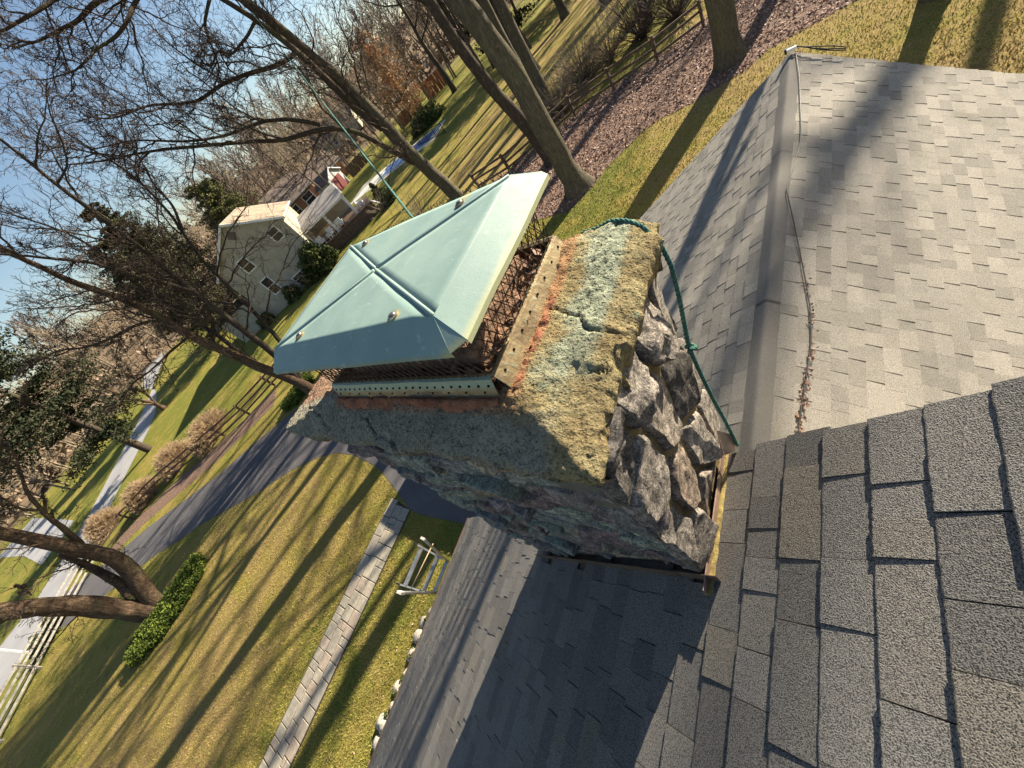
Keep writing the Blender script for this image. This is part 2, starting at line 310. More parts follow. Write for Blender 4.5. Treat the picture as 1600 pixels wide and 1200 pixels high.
m.col(m.ramp(n, (0.3, (0.13, 0.05, 0.03)), (0.7, (0.40, 0.17, 0.09)))); m.bump(n, 0.02); M['sealant'] = m.m
simple('flashing_metal', (0.30, 0.205, 0.16), 0.5, 0.0, 0.2, 6, 0.004, 0.5)
simple('lichen_tar', (0.42, 0.33, 0.12), 0.9, 0, 0.3, 40, 0.01)
simple('dark_wire', (0.085, 0.06, 0.042), 0.6, 0.5, 0.3, 60)
simple('flue_clay', (0.30, 0.18, 0.11), 0.9, 0, 0.3, 20, 0.01)
simple('black', (0.008, 0.008, 0.008), 0.95, 0, 0.1, spec=0.0)
simple('rubber', (0.025, 0.025, 0.027), 0.5, 0, 0.2)
simple('bolt_steel', (0.20, 0.19, 0.16), 0.35, 0.8, 0.3, 80)
m = Mat('green_rope', 0.85, 0, 0.2); n = m.noise(160, 3); m.col(m.ramp(n, (0.35, (0.03, 0.085, 0.065)), (0.65, (0.10, 0.23, 0.18)))); M['rope'] = m.m
simple('aluminium', (0.52, 0.50, 0.45), 0.4, 0.7, 0.15, 10, 0, 0.5)
simple('white_paint', (0.74, 0.73, 0.70), 0.6, 0, 0.08, 5)
simple('trim_brown', (0.12, 0.085, 0.06), 0.7, 0, 0.2, 8)
simple('stucco_tan', (0.40, 0.365, 0.28), 0.9, 0, 0.07, 1.5)
simple('siding_cream', (0.46, 0.43, 0.32), 0.8, 0, 0.06, 1.5)
simple('siding_grey', (0.50, 0.50, 0.49), 0.8, 0, 0.06, 1.5)
m = Mat('window_glass', 0.06, 0, 0.6); m.col((0.02, 0.024, 0.03)); M['glass'] = m.m
simple('roof_tan', (0.27, 0.215, 0.155), 0.9, 0, 0.15, 1.2, 0.01)
simple('roof_grey', (0.22, 0.205, 0.19), 0.9, 0, 0.15, 1.2, 0.01)
simple('roof_brown', (0.15, 0.115, 0.095), 0.9, 0, 0.2, 1.2, 0.01)
simple('roof_slate', (0.085, 0.085, 0.10), 0.9, 0, 0.2, 1.2, 0.01)
m = Mat('red_brick', 0.9, 0, 0.2); bt = m.n.new('ShaderNodeTexBrick'); bt.inputs['Scale'].default_value = 3.0
m.l(m.map((1, 1, 1), (R_(90), 0, 0)), bt.inputs['Vector'])
for i, c_ in ((1, (0.33, 0.13, 0.075)), (2, (0.25, 0.09, 0.055)), (3, (0.32, 0.26, 0.2))): bt.inputs[i].default_value = (*c_, 1)
m.col(bt.outputs[0]); M['brick'] = m.m
simple('door_maroon', (0.16, 0.03, 0.03), 0.6, 0, 0.1, 4)
simple('fence_wood', (0.11, 0.075, 0.05), 0.9, 0, 0.3, 7, 0.01)
simple('fence_red', (0.24, 0.11, 0.07), 0.85, 0, 0.2, 6)
simple('fence_grey', (0.22, 0.205, 0.18), 0.85, 0, 0.2, 6)
simple('deck_wood', (0.13, 0.085, 0.06), 0.85, 0, 0.25, 5)
simple('concrete', (0.55, 0.51, 0.44), 0.9, 0, 0.12, 2, 0.004)
m = Mat('pool_cover', 0.45, 0, 0.4); n = m.noise(2, 4); m.col(m.ramp(n, (0.3, (0.05, 0.12, 0.28)), (0.7, (0.08, 0.17, 0.36)))); M['pool'] = m.m
simple('hill_soil', (0.20, 0.15, 0.10), 0.95, 0, 0.4, 0.05)
simple('edging_rock', (0.42, 0.38, 0.31), 0.9, 0, 0.2, 9, 0.02)
simple('cloth_tan', (0.55, 0.40, 0.24), 0.9, 0, 0.1, 5)
simple('wall_stone', (0.36, 0.33, 0.28), 0.9, 0, 0.25, 6, 0.02)
# ------------------------------------------------------------------ ground, roads, path
def sheet(name, pts, z, mat, kind='structure', cuts=0, parent=None):
    """flat polygon sheet (triangulated fan via bmesh fill)"""
    import bmesh
    bm = bmesh.new(); vs = [bm.verts.new((p[0], p[1], z)) for p in pts]; f = bm.faces.new(vs)
    bmesh.ops.triangulate(bm, faces=[f]); bmesh.ops.recalc_face_normals(bm, faces=bm.faces)
    for f in bm.faces:
        if f.normal.z < 0: f.normal_flip()
    me = bpy.data.meshes.new(name); bm.to_mesh(me); bm.free()
    return add(name, me, mat, parent, kind=kind)
def hill_h(x, y):
    d = np.hypot(x + 2, y)
    h = np.clip((d - 125) / 160, 0, 1)**1.3 * 17
    az = np.arctan2(x, y)
    return h * np.clip(0.55 + 0.45*np.cos(az + 1.35), 0, 1)
def grid(n0, n1, fn):
    a, b = np.meshgrid(np.arange(n0), np.arange(n1), indexing='ij'); V = fn(a.ravel(), b.ravel())
    i = np.arange(n0*n1).reshape(n0, n1); F = np.stack([i[:-1, :-1], i[1:, :-1], i[1:, 1:], i[:-1, 1:]], -1).reshape(-1, 4); return V, F
gx = np.concatenate([np.linspace(-900, -130, 30), np.linspace(-120, 40, 33), np.linspace(60, 700, 24)])
gy = np.concatenate([np.linspace(-600, -60, 20), np.linspace(-50, 110, 33), np.linspace(125, 900, 30)])
V, F = grid(len(gx), len(gy), lambda a, b: np.stack([gx[a], gy[b], hill_h(gx[a], gy[b])], 1))
add('lawn', mesh('lawn', V, [F], True), M['lawn'], kind='structure')

def strip(left, right, n=40):
    def rs(P):
        P = np.asarray(P, float); d = np.r_[0, np.cumsum(np.hypot(*np.diff(P, axis=0).T))]; t = np.linspace(0, d[-1], n)
        return np.stack([np.interp(t, d, P[:, i]) for i in (0, 1)], 1)
    return list(rs(left)) + list(rs(right))[::-1]
def ribbon(name, P, z, mat):
    n = len(P)//2; V = [(p[0], p[1], z) for p in P[:n]] + [(p[0], p[1], z) for p in P[n:][::-1]]
    return add(name, mesh(name, V, [(i, n+i, n+i+1, i+1) for i in range(n-1)]), mat, kind='structure')
ribbon('road', strip([(-190, 34), (-104.6, 13.0), (-79.4, 3.2), (-75.2, 1.3), (-65.6, -4.1), (-57.7, -8.7), (-54.5, -10.9), (-50.3, -15.2), (-50.5, -19), (-48, -26), (-42, -40)],
    [(-190, 26), (-100, 12.0 - 5.5), (-83, 6.2), (-72, 3.8), (-64.6, 1.6), (-60.2, -1.2), (-53.4, -5.6), (-47.9, -8.9), (-43.0, -12.6), (-40.8, -16.6), (-38, -24), (-32, -38)]), 0.012, M['road'])
drive_pts = [(-44.5, -12.6), (-38.8, -8.4), (-35.6, -5.4), (-32.6, -3.2), (-29.6, -0.9), (-27.0, 1.7), (-24.2, 4.2), (-21, 5.6), (-17, 6.6), (-13, 7.6), (-4.0, 8.0),
                   (-4.0, 0.9), (-8.2, 0.68), (-9.8, 0.58), (-10.35, 0.6), (-11.3, 0.95), (-11.65, 1.1), (-13.0, 1.6), (-13.9, 1.8), (-15.6, 2.0), (-16.9, 1.95), (-18.3, 1.6), (-20.2, 0.7), (-22.5, -0.9), (-26.7, -3.3), (-28.3, -4.5), (-30.7, -6.1), (-33.5, -8.6), (-39, -13.4)]
sheet('driveway', drive_pts, 0.010, M['asphalt'])
ribbon('far_driveway', strip([(-62, -10.5), (-75, -13), (-95, -17)], [(-60, -14.5), (-75, -17.5), (-95, -23)], 10), 0.014, M['road'])
bed_pts = [(14, 20.5), (6, 21.6), (0.7, 21.7), (-0.6, 21.5), (-1.9, 21.2), (-2.6, 20.3), (-4.7, 19.6), (-6.0, 19.5), (-6.7, 18.9), (-7.9, 17.2), (-8.3, 15.9), (-9.2, 14.6), (-12.5, 15.2), (-16.5, 19.5), (-17.6, 21.3),
           (-15.9, 22.2), (-13.9, 23.9), (-12.0, 25.8), (-9.0, 26.5), (-7.0, 27.1), (-5.5, 28.2), (2, 33), (14, 37)]
sheet('leaf_bed', bed_pts, 0.006, M['mulch'])
ribbon('fence_mulch', strip([(-30.2, 5.6), (-33.0, 1.6), (-36.8, -2.0), (-40.4, -6.6), (-40.6, -9.2)], [(-28.4, 4.2), (-31.2, 0.2), (-34.6, -3.0), (-37.6, -6.0), (-39.0, -8.4)], 16), 0.008, M['mulch'])

# the paved path: sand bed with every paver a part of it
path = sheet('walkway', [(-11.63, 0.86), (-11.63, -9.5), (-10.36, -9.5), (-10.36, 0.60)], 0.016, M['joint_sand'])
pr = random.Random(3)
def paver(x0, x1, y0, y1):
    g = 0.011; x0 += g; x1 -= g; y0 += g; y1 -= g; j = lambda: pr.uniform(-0.006, 0.006); c = 0.010; h = 0.034 + pr.uniform(-0.003, 0.003)
    o = [(x0+j(), y0+j()), (x1+j(), y0+j()), (x1+j(), y1+j()), (x0+j(), y1+j())]; cx, cy = (x0+x1)/2, (y0+y1)/2
    inn = [(px + (c if px < cx else -c), py + (c if py < cy else -c)) for px, py in o]
    V = [(a, b, 0.018) for a, b in o] + [(a, b, h - 0.009) for a, b in o] + [(a, b, h) for a, b in inn]
    F = [(0, 1, 5, 4), (1, 2, 6, 5), (2, 3, 7, 6), (3, 0, 4, 7), (4, 5, 9, 8), (5, 6, 10, 9), (6, 7, 11, 10), (7, 4, 8, 11), (8, 9, 10, 11)]
    add('paver', mesh('paver', V, F), M['paver'], path)
lanes = [-11.6, -11.19, -10.80, -10.4]
for a, b in zip(lanes[:-1], lanes[1:]):
    y = 0.72 - pr.uniform(0, .12)
    if a < -11.5: y = .80
    while y > -9.4:
        Lr = pr.choice([0.21, 0.41, 0.41, 0.41, 0.62, 0.30]); k = pr.random()
        if Lr < .25 and k < .5: mm = (a + b)/2 + pr.uniform(-.05, .05); paver(a, mm, y - Lr, y); paver(mm, b, y - Lr, y)
        else: paver(a, b, y - Lr, y)
        y -= Lr

# grass blades that can be made out near the house, fallen leaves on the bed
def blades(n, xr, yr, h, w, seed, skip):
    r = np.random.default_rng(seed); x = r.uniform(*xr, n); y = r.uniform(*yr, n); k = ~skip(x, y); x, y = x[k], y[k]; n = len(x)
    hh = h*r.uniform(.5, 1.3, n); ww = w*r.uniform(.6, 1.3, n); a = r.uniform(0, 2*np.pi, n); lx, ly = r.normal(0, .7, (2, n))*hh
    V = np.stack([np.stack([x - ww*np.cos(a), y - ww*np.sin(a), np.zeros(n)], 1), np.stack([x + ww*np.cos(a), y + ww*np.sin(a), np.zeros(n)], 1), np.stack([x + lx, y + ly, hh], 1)], 1)
    return V.reshape(-1, 3), np.arange(3*n).reshape(n, 3), np.repeat(r.random(n), 3)
def inpoly(x, y, P):
    P = np.asarray(P); c = np.zeros(len(x), bool); j = len(P) - 1
    for i in range(len(P)):
        with np.errstate(divide='ignore', invalid='ignore'):
            c ^= ((P[i, 1] > y) != (P[j, 1] > y)) & (x < (P[j, 0]-P[i, 0])*(y-P[i, 1])/(P[j, 1]-P[i, 1]) + P[i, 0])
        j = i
    return c
def lawn_skip(x, y):
    d = np.hypot(np.hypot(x - CAM[0], y - CAM[1]), CAM[2]); r = np.random.default_rng(2); keep = r.random(len(x)) < (15.0/d)**2.6
    s = ~keep | inpoly(x, y, drive_pts) | inpoly(x, y, bed_pts) | ((x > -11.66) & (x < -10.34) & (y < 0.9)) | ((x > -4.2) & (y < 8.2)) | ((x > -7.3) & (y < 0.6))
    return s
V, F, va = blades(400000, (-40, -7.2), (-20, 4.0), 0.05, 0.010, 5, lawn_skip)
add('short_grass', mesh('grass', V, [F], var=va), M['blade'], kind='stuff')
V, F, va = blades(220000, (-16, 12), (8, 23), 0.06, 0.013, 6, lawn_skip)
add('short_grass', mesh('grass', V, [F], var=va), M['blade'], kind='stuff')

def leaves(x, y, z, size, r, flat=0.5):
    n = len(x); s = size*r.uniform(.6, 1.4, n)[:, None]; a = r.normal(0, 1, (n, 3)); a[:, 2] *= flat; a /= np.linalg.norm(a, axis=1, keepdims=True)
    b = np.cross(a, r.normal(0, 1, (n, 3))*np.array([1, 1, 1/flat])); b /= np.linalg.norm(b, axis=1, keepdims=True); c = np.stack([x, y, z], 1)
    V = np.stack([c - a*s, c - b*s*.5, c + a*s, c + b*s*.55 + np.cross(a, b)*s*.2], 1).reshape(-1, 3)
    return V, np.arange(4*n).reshape(n, 4), np.repeat(r.random(n), 4)
r = np.random.default_rng(11)
x = r.uniform(-18, 14, 68000); y = r.uniform(13.5, 37, 68000); k = inpoly(x, y, bed_pts); x, y = x[k], y[k]
V, F, va = leaves(x, y, r.uniform(.01, .07, len(x)), 0.06, r)
add('leaf_litter', mesh('leaf_litter', V, [F], var=va), M['leaf'], kind='stuff')
x = np.r_[r.uniform(-16, 6, 900), r.uniform(-24, -11.7, 700), r.uniform(-10.3, -7.5, 160)]; y = np.r_[r.uniform(10, 21, 900), r.uniform(-12, 1, 700), r.uniform(-8, 0, 160)]
V, F, va = leaves(x, y, np.full(len(x), .04), 0.028, r)
add('fallen_leaves', mesh('fallen_leaves', V, [F], var=va), M['leaf'], kind='stuff')

# ------------------------------------------------------------------ main house: roof plane, shingles, walls
PH = R_(37.31); CP, SP = math.cos(PH), math.sin(PH)
O3 = np.array([0.0, 0.0, 6.5]); EV = np.array([CP, 0, SP]); EN = np.array([-SP, 0, CP]); EU = np.array([0, 1.0, 0])
def RP(u, v, n=0.0): return O3 + EU*u + EV*v + EN*n
UR, VE, VR, UN = 0.565, -7.08, 3.1, -4.6          # rake, eave, ridge, near end
house = thing('main_house', 'house under the photographer with dark grey shingle roof sloping down past the stone chimney', 'house', (0, -2, 0))
mb = MB(); mb.frame(O3, EU, EV, EN, UN, UR - .02, VE + .03, VR, -0.10, -0.012)
rx = RP(0, VR)
mb.frame(np.array([rx[0], 0, rx[2]]), EU, np.array([CP, 0, -SP]), np.array([SP, 0, CP]), UN, UR - .02, 0.0, 6.0, -0.10, -0.012)
roof = mb.build('roof', M['trim_brown'], house)
mb = MB(); ge = RP(0, VE)
mb.box(ge[0] + .42, rx[0] + 4.4, UN, 0.38, 0, ge[2] + 0.2)
P = [(ge[0] + .42, 0.38, ge[2] + .2), (rx[0] + 4.4, 0.38, ge[2] + .2), (rx[0] + 4.4, .38, rx[2] - 4.4*math.tan(PH) - .14), (rx[0], 0.38, rx[2] - .14), (ge[0] + .42, .38, ge[2] + .42*math.tan(PH) - .14)]
mb.v(P, [(0, 1, 2, 3, 4)]); mb.build('wall', M['wall_stone'], house)
mb = MB(); mb.frame(ge, EU, np.array([1.0, 0, 0]), np.array([0, 0, 1.0]), UN, UR + .01, -0.035, 0.02, -0.14, 0.004)
mb.frame(ge, EU, EV, EN, UN, UR + .012, -0.03, 0.03, 0.003, 0.009); mb.build('drip_edge', M['trim_brown'], house)

def shingle_unit(seed, thick, nseg=10):
    """unit shingle: x 0..1 along the course, y 0..1 up the slope, z 0..1 thick at the butt; all lie at one tilt, thick ones one layer higher"""
    r = random.Random(seed); V = []; F = []; top = .16 if thick else .03
    for i in range(nseg + 1):
        x = i/nseg; e = r.uniform(-0.012, 0.012)
        V += [(x, e, -0.7), (x, e, 0.90), (x, 0.022 + e, 1.0), (x, 0.5, (1.0 + top)/2), (x, 1.0, top), (x, 1.0, -0.7)]
    for i in range(nseg):
        a = 6*i; b = a + 6
        for k in range(5): F.append((a+k, b+k, b+k+1, a+k+1))
    F += [(0, 1, 2, 3, 4, 5), tuple(6*nseg + k for k in (5, 4, 3, 2, 1, 0))]
    return np.array(V, float), F
UM_main = [[mesh('shingle', *shingle_unit(i + 10*t, t)) for i in range(5)] for t in (0, 1)]; UM_wing = [[mesh('shingle', *shingle_unit(i + 10*t, t)) for i in range(5)] for t in (0, 1)]
for me in UM_main[0] + UM_main[1]: me.materials.append(M['shingle_main'])
for me in UM_wing[0] + UM_wing[1]: me.materials.append(M['shingle_wing'])
LOW = [shingle_unit(99, t, 1) for t in (0, 1)]
def lay_shingles(course_fn, frame_fn, units, mat, parent, exposure, n_single, rs):
    """course_fn yields (u0,u1,v,thick,angle); the n_single that show largest become parts, the rest one stuff mesh"""
    items = []
    for (u0, u1, v, th) in course_fn:
        c = frame_fn((u0+u1)/2, v + exposure/2)[0]; px, py, dz = proj(c); d = np.linalg.norm(c - CAM)
        vis = dz > .05 and -120 < px < 1720 and -120 < py < 1320
        items.append(((u1-u0)/d/d if vis else -1.0/d, u0, u1, v, th))
    items.sort(key=lambda t: -t[0])
    for i, (k, u0, u1, v, th) in enumerate(items[:n_single]):
        o, ex, ey, ez = frame_fn(u0, v); w = u1 - u0
        if np.dot(np.cross(ex, ey), ez) < 0: o = frame_fn(u1, v)[0]; ex = -ex
        ob = bpy.data.objects.new('shingle', units[int(th > .0105)][i % 5]); COL.objects.link(ob); ob.parent = parent
        sk = rs.uniform(-.010, .010); ey2 = ey + ex*sk
        ob.matrix_basis = Matrix(((ex[0]*w, ey2[0]*exposure*1.12, ez[0]*th, o[0]), (ex[1]*w, ey2[1]*exposure*1.12, ez[1]*th, o[1]), (ex[2]*w, ey2[2]*exposure*1.12, ez[2]*th, o[2]), (0, 0, 0, 1)))
    Vs, Fs, va, b = [], [], [], 0
    for k, u0, u1, v, th in items[n_single:]:
        o, ex, ey, ez = frame_fn(u0, v); w = u1 - u0
        if np.dot(np.cross(ex, ey), ez) < 0: o = frame_fn(u1, v)[0]; ex = -ex
        LOWV, LOWF = LOW[int(th > .0105)]
        Vs.append(o + LOWV[:, :1]*ex*w + LOWV[:, 1:2]*ey*exposure*1.12 + LOWV[:, 2:]*ez*th); Fs += [tuple(i + b for i in f) for f in LOWF]; b += len(LOWV)
        va += [rs.random()]*len(LOWV)
    if Vs: add('shingles', mesh('shingles', np.concatenate(Vs), Fs, var=va), mat, parent, kind='stuff')
def course(u_start, u_end, v, rs, hide=None, t1=0.0085, t2=0.0130):
    u = u_start; thick = rs.random() < .5; out = []
    while u < u_end - .02:
        w = rs.choice([.11, .14, .17, .19, .22, .26, .31]) * rs.uniform(.9, 1.1); e = min(u + w, u_end)
        if u_end - e < .06: e = u_end
        th = (t2 if thick else t1)*rs.uniform(.92, 1.08)
        if not (hide and hide((u+e)/2, v)): out.append((u, e - rs.uniform(.0015, .004), v, th))
        u = e
        if rs.random() < .78: thick = not thick
    return out
def main_courses():
    rs = random.Random(21)
    for k in range(-50, 23):
        v = 0.024 + 0.1435*k + rs.uniform(-.002, .002)
        if v < VE - .05 or v > VR - .1: continue
        yield from course(UN + rs.uniform(0, .2), UR + rs.uniform(-.012, .010), v, rs, lambda u, w: -2.02 < w < -0.06 and u > 0.06)
def main_frame(u, v):      # x runs towards -Y so that the frame is right-handed; start at the far end of the piece
    return RP(u, v), -EU, EV, EN
def flip(gen):
    for u0, u1, v, th in gen: yield (u0, u1, v, th)
def main_frame2(u, v): return RP(u, v), EU, EV, EN
lay_shingles(main_courses(), main_frame2, UM_main, M['shingle_main'], roof, 0.1435, 300, random.Random(5))

# ------------------------------------------------------------------ lower wing with its ridge
XW, ZW, AW = -0.21, 4.90, R_(33.0); CW, SW = math.cos(AW), math.sin(AW); YW0, YW1 = 0.40, 8.12
wing = thing('house_wing', 'lower gabled wing with pale sunlit shingle roof beyond the chimney', 'house wing', (0, 4, 0))
W0 = np.array([XW, 0, ZW]); WR_v = np.array([CW, 0, -SW]); WR_n = np.array([SW, 0, CW]); WL_v = np.array([-CW, 0, -SW]); WL_n = np.array([-SW, 0, CW])
mb = MB(); LEN_R, LEN_L = 5.6, 4.45
mb.frame(W0, EU, WR_v, WR_n, YW0, YW1 - .02, 0.0, LEN_R, -.1, -.012); mb.frame(W0, EU, WL_v, WL_n, YW0, YW1 - .02, 0.0, LEN_L, -.1, -.012)
wroof = mb.build('roof', M['trim_brown'], wing)
er, el = W0 + WR_v*LEN_R, W0 + WL_v*LEN_L
mb = MB(); x0, x1 = el[0] + .35, er[0] - .35
mb.box(x0, x1, YW0 + .02, YW1 - .3, 0, min(er[2], el[2]) - .02)
zt = lambda x: ZW - abs(x - XW)*math.tan(AW) - .13
mb.v([(x0, YW1 - .3, 1.5), (x1, YW1 - .3, 1.0), (x1, YW1 - .3, zt(x1)), (XW, YW1 - .3, zt(XW)), (x0, YW1 - .3, zt(x0))], [(0, 1, 2, 3, 4)])
mb.build('wall', M['siding_grey'], wing)
# unseen low bay added to cast the shadow across driveway and path, its ridge running out towards the lawn
BX0, BX1, BY, BZ, BH = -9.8, -3.3, 6.6, 3.25, 2.35
bs = (BZ - 2.15)/BH; ba = math.atan(bs)
for sg in (-1, 1):
    nrm = np.array([0, sg*math.sin(ba), math.cos(ba)]); dn = np.array([0, sg*math.cos(ba), -math.sin(ba)]); ex_ = np.array([1.0, 0, 0]) if sg < 0 else np.array([-1.0, 0, 0]); o_ = np.array([BX0 if sg < 0 else BX1, BY, BZ])
    mb = MB(); mb.frame(o_, ex_, dn, -nrm if np.dot(np.cross(ex_, dn), nrm) < 0 else nrm, 0, BX1 - BX0, 0.0, BH/math.cos(ba) + .3, -.12 if np.dot(np.cross(ex_, dn), nrm) > 0 else 0.0, 0.0 if np.dot(np.cross(ex_, dn), nrm) > 0 else .12); mb.build('added_bay_roof', M['shingle_wing'], wing)
mb = MB(); mb.box(BX0 + .3, BX1, BY - BH + .05, BY + BH - .05, 0, 2.05); mb.v([(BX0 + .3, BY - BH + .05, 2.05), (BX0 + .3, BY + BH - .05, 2.05), (BX0 + .3, BY, BZ - .14)], [(0, 1, 2), (2, 1, 0)]); mb.build('added_bay_wall', M['siding_grey'], wing)
gd = MB(); gd.box(BX0 + .26, BX0 + .295, BY - 1.8, BY + 1.8, .02, 1.95); gdo = gd.build('added_garage_door', M['white_paint'], wing)
for k in range(4): mb = MB(); mb.box(BX0 + .235, BX0 + .259, BY - 1.77, BY + 1.77, .05 + k*.48, .49 + k*.48); mb.build('added_door_panel', M['white_paint'], gdo)
def wing_courses(side):
    rs = random.Random(31 + side); ln = LEN_R if side > 0 else LEN_L
    for k in range(int(ln/0.1435) + 1):
        s = ln - 0.1435*(k)                # butt line, measured down from the ridge
        if s < 0.16: break
        for u0, u1, v, th in course(YW0 + rs.uniform(0, .15), YW1 + rs.uniform(-.008, .008), s, rs, None, 0.0075, 0.0138): yield (u0, u1, s, th)
def wing_frame(side):
    wv, wn = (WR_v, WR_n) if side > 0 else (WL_v, WL_n)
    return lambda u, s: (W0 + EU*u + wv*s, EU, -wv, wn)
allc = list(wing_courses(1)) ; allc2 = list(wing_courses(-1))
def wf_all(tag): return wing_frame(tag)
lay_shingles(iter(allc), wing_frame(1), UM_wing, M['shingle_wing'], wroof, 0.1435, 200, random.Random(6))
lay_shingles(iter(allc2), wing_frame(-1), UM_wing, M['shingle_wing'], wroof, 0.1435, 95, random.Random(7))
# continuous ridge membrane, gently rounded over the ridge, laid in overlapping lengths
def ridge_piece(y0, y1, lift):
    n = 41; ss = np.linspace(-0.27, 0.19, n); V = []
    for yy in (y0, y1):
        for s in ss:
            h = abs(s); rd = 0.03; drop = math.sqrt(h*h + rd*rd) - rd*.25
            z = ZW - drop*math.tan(AW)*1.0 + 0.014 + lift - 0.008*(h/.27)**2 - .022*(1 - min(1, h/.1))*0
            V.append((XW + s*CW*1.0, yy, z))
    V += [(v[0], v[1], v[2] - .006) for v in V[:2*n]]
    F = [(i, i+1, n+i+1, n+i) for i in range(n-1)] + [(2*n+i, 2*n+i+1, i+1, i) for i in range(n-1)] + [(n+i, n+i+1, 3*n+i+1, 3*n+i) for i in range(n-1)]
    F += [(0, n, 3*n, 2*n), (n-1, 3*n-1, 4*n-1, 2*n-1)]
    add('ridge_cap', mesh('ridge_cap', V, F, False), M['ridge'], wing)
yy = YW0
while yy < YW1 - .05: ridge_piece(yy, min(yy + 2.6, YW1 + .015), 0.0 if int(yy) % 2 == 0 else 0.003); yy += 2.56
def on_wing(px, py, off=0.02):
    d = ray(px, py); t = ((W0 + WR_n*off) - CAM) @ WR_n / (d @ WR_n); return CAM + d*t
cp = [(1243, 80), (1249, 120), (1252, 190), (1251, 222), (1240, 262), (1229, 298), (1234, 320), (1243, 360), (1251, 400), (1259, 440), (1266, 482), (1268, 530), (1263, 570), (1256, 615), (1250, 655), (1246, 690)]
cable = np.array([on_wing(*q) for q in cp])
cable = np.stack([np.interp(np.linspace(0, 1, 80), np.linspace(0, 1, len(cable)), cable[:, i]) for i in range(3)], 1)
cable[:, 2] += .012 + np.abs(np.sin(np.linspace(0, 40, 80)))*.004
mb = MB(); mb.tube(cable, 0.0065, 8); mb.build('roof_cable', M['rubber'], None, True, label='thin black cable lying along the ridge of the lower wing roof', cat='cable')
e0 = np.array([XW + .03, YW1 - .02, ZW + .05])
mb = MB()
for dz, sg in ((.02, .02), (.035, .035), (.012, .01)):
    pts = [e0 + np.array([t*1.0, .03*math.sin(t*9 + dz*90), -t*math.tan(AW)*.95 + dz + sg*math.sin(math.pi*t)*.6]) for t in np.linspace(0, .62, 22)]
    mb.tube(pts, .008, 6)
mb.build('cable_bundle', M['rubber'], None, True, label='short black cable bundle along the far gable edge of the lower roof', cat='cable')
cl = thing('cable_clamp', 'small white cable clamp at the far tip of the lower roof ridge', 'clamp', tuple(e0))
mb = MB(); mb.box(e0[0]-.07, e0[0]+.05, e0[1]-.07, e0[1]-.02, e0[2]-.01, e0[2]+.03); mb.build('clamp_body', M['white_paint'], cl)
mb = MB(); mb.box(e0[0]-.10, e0[0]-.07, e0[1]-.075, e0[1]-.015, e0[2]-.02, e0[2]+.05); mb.build('clamp_end', M['rubber'], cl)
r = np.random.default_rng(4); ii = r.integers(42, 80, 420); q = cable[np.minimum(79, (42 + (ii-42)*1.0).astype(int))] + r.normal(0, .018, (420, 3))*np.array([1, 1, .25])
q[:, 0] += .01; k = r.random(420) < (ii - 38)/50; q = q[k]
V, F, va = leaves(q[:, 0], q[:, 1], q[:, 2], 0.017, r); add('roof_debris', mesh('roof_debris', V, [F], var=va*.6), M['leaf'], kind='stuff')
# ------------------------------------------------------------------ stone chimney
CX0, CX1, CY0, CY1 = -1.64, 0.0, 0.0, 0.66
ZR, ZI = 6.5 + 1.115, 6.5 + 1.215                     # crown rim, crown at the flange
chim = thing('chimney', 'rough stone chimney with cracked yellow mortar crown standing at the roof edge', 'chimney', (-.8, .33, 6.0))
mb = MB(); mb.box(CX0 + .106, CX1 - .027, CY0 + .066, CY1, 3.0, ZR - .03)
core = mb.build('mortar', M['pointing'], chim)
def fbm(p, oct=4, H=0.6): return noise.fractal(Vector(p), H, 2.1, oct)
def clip_poly(P, a, b):
    """keep the part of polygon P nearer to a than to b"""
    m = (a + b)/2; d = b - a; out = []
    for i in range(len(P)):
        p, q = P[i], P[(i+1) % len(P)]; sp, sq = (p-m) @ d, (q-m) @ d
        if sp <= 0: out.append(p)
        if (sp < 0) != (sq < 0) and abs(sp - sq) > 1e-9: out.append(p + (q-p)*(sp/(sp-sq)))
    return out
def voronoi(region, seeds, sc):
    S_ = np.array([1.0, sc]); reg = [np.array(p)*S_ for p in region]; sd_ = [np.array(s)*S_ for s in seeds]; out = []
    for i, s in enumerate(sd_):
        P = reg
        for j, t in enumerate(sd_):
            if i != j and P: P = clip_poly(P, s, t)
        if len(P) > 2: out.append([p/S_ for p in P])
    return out
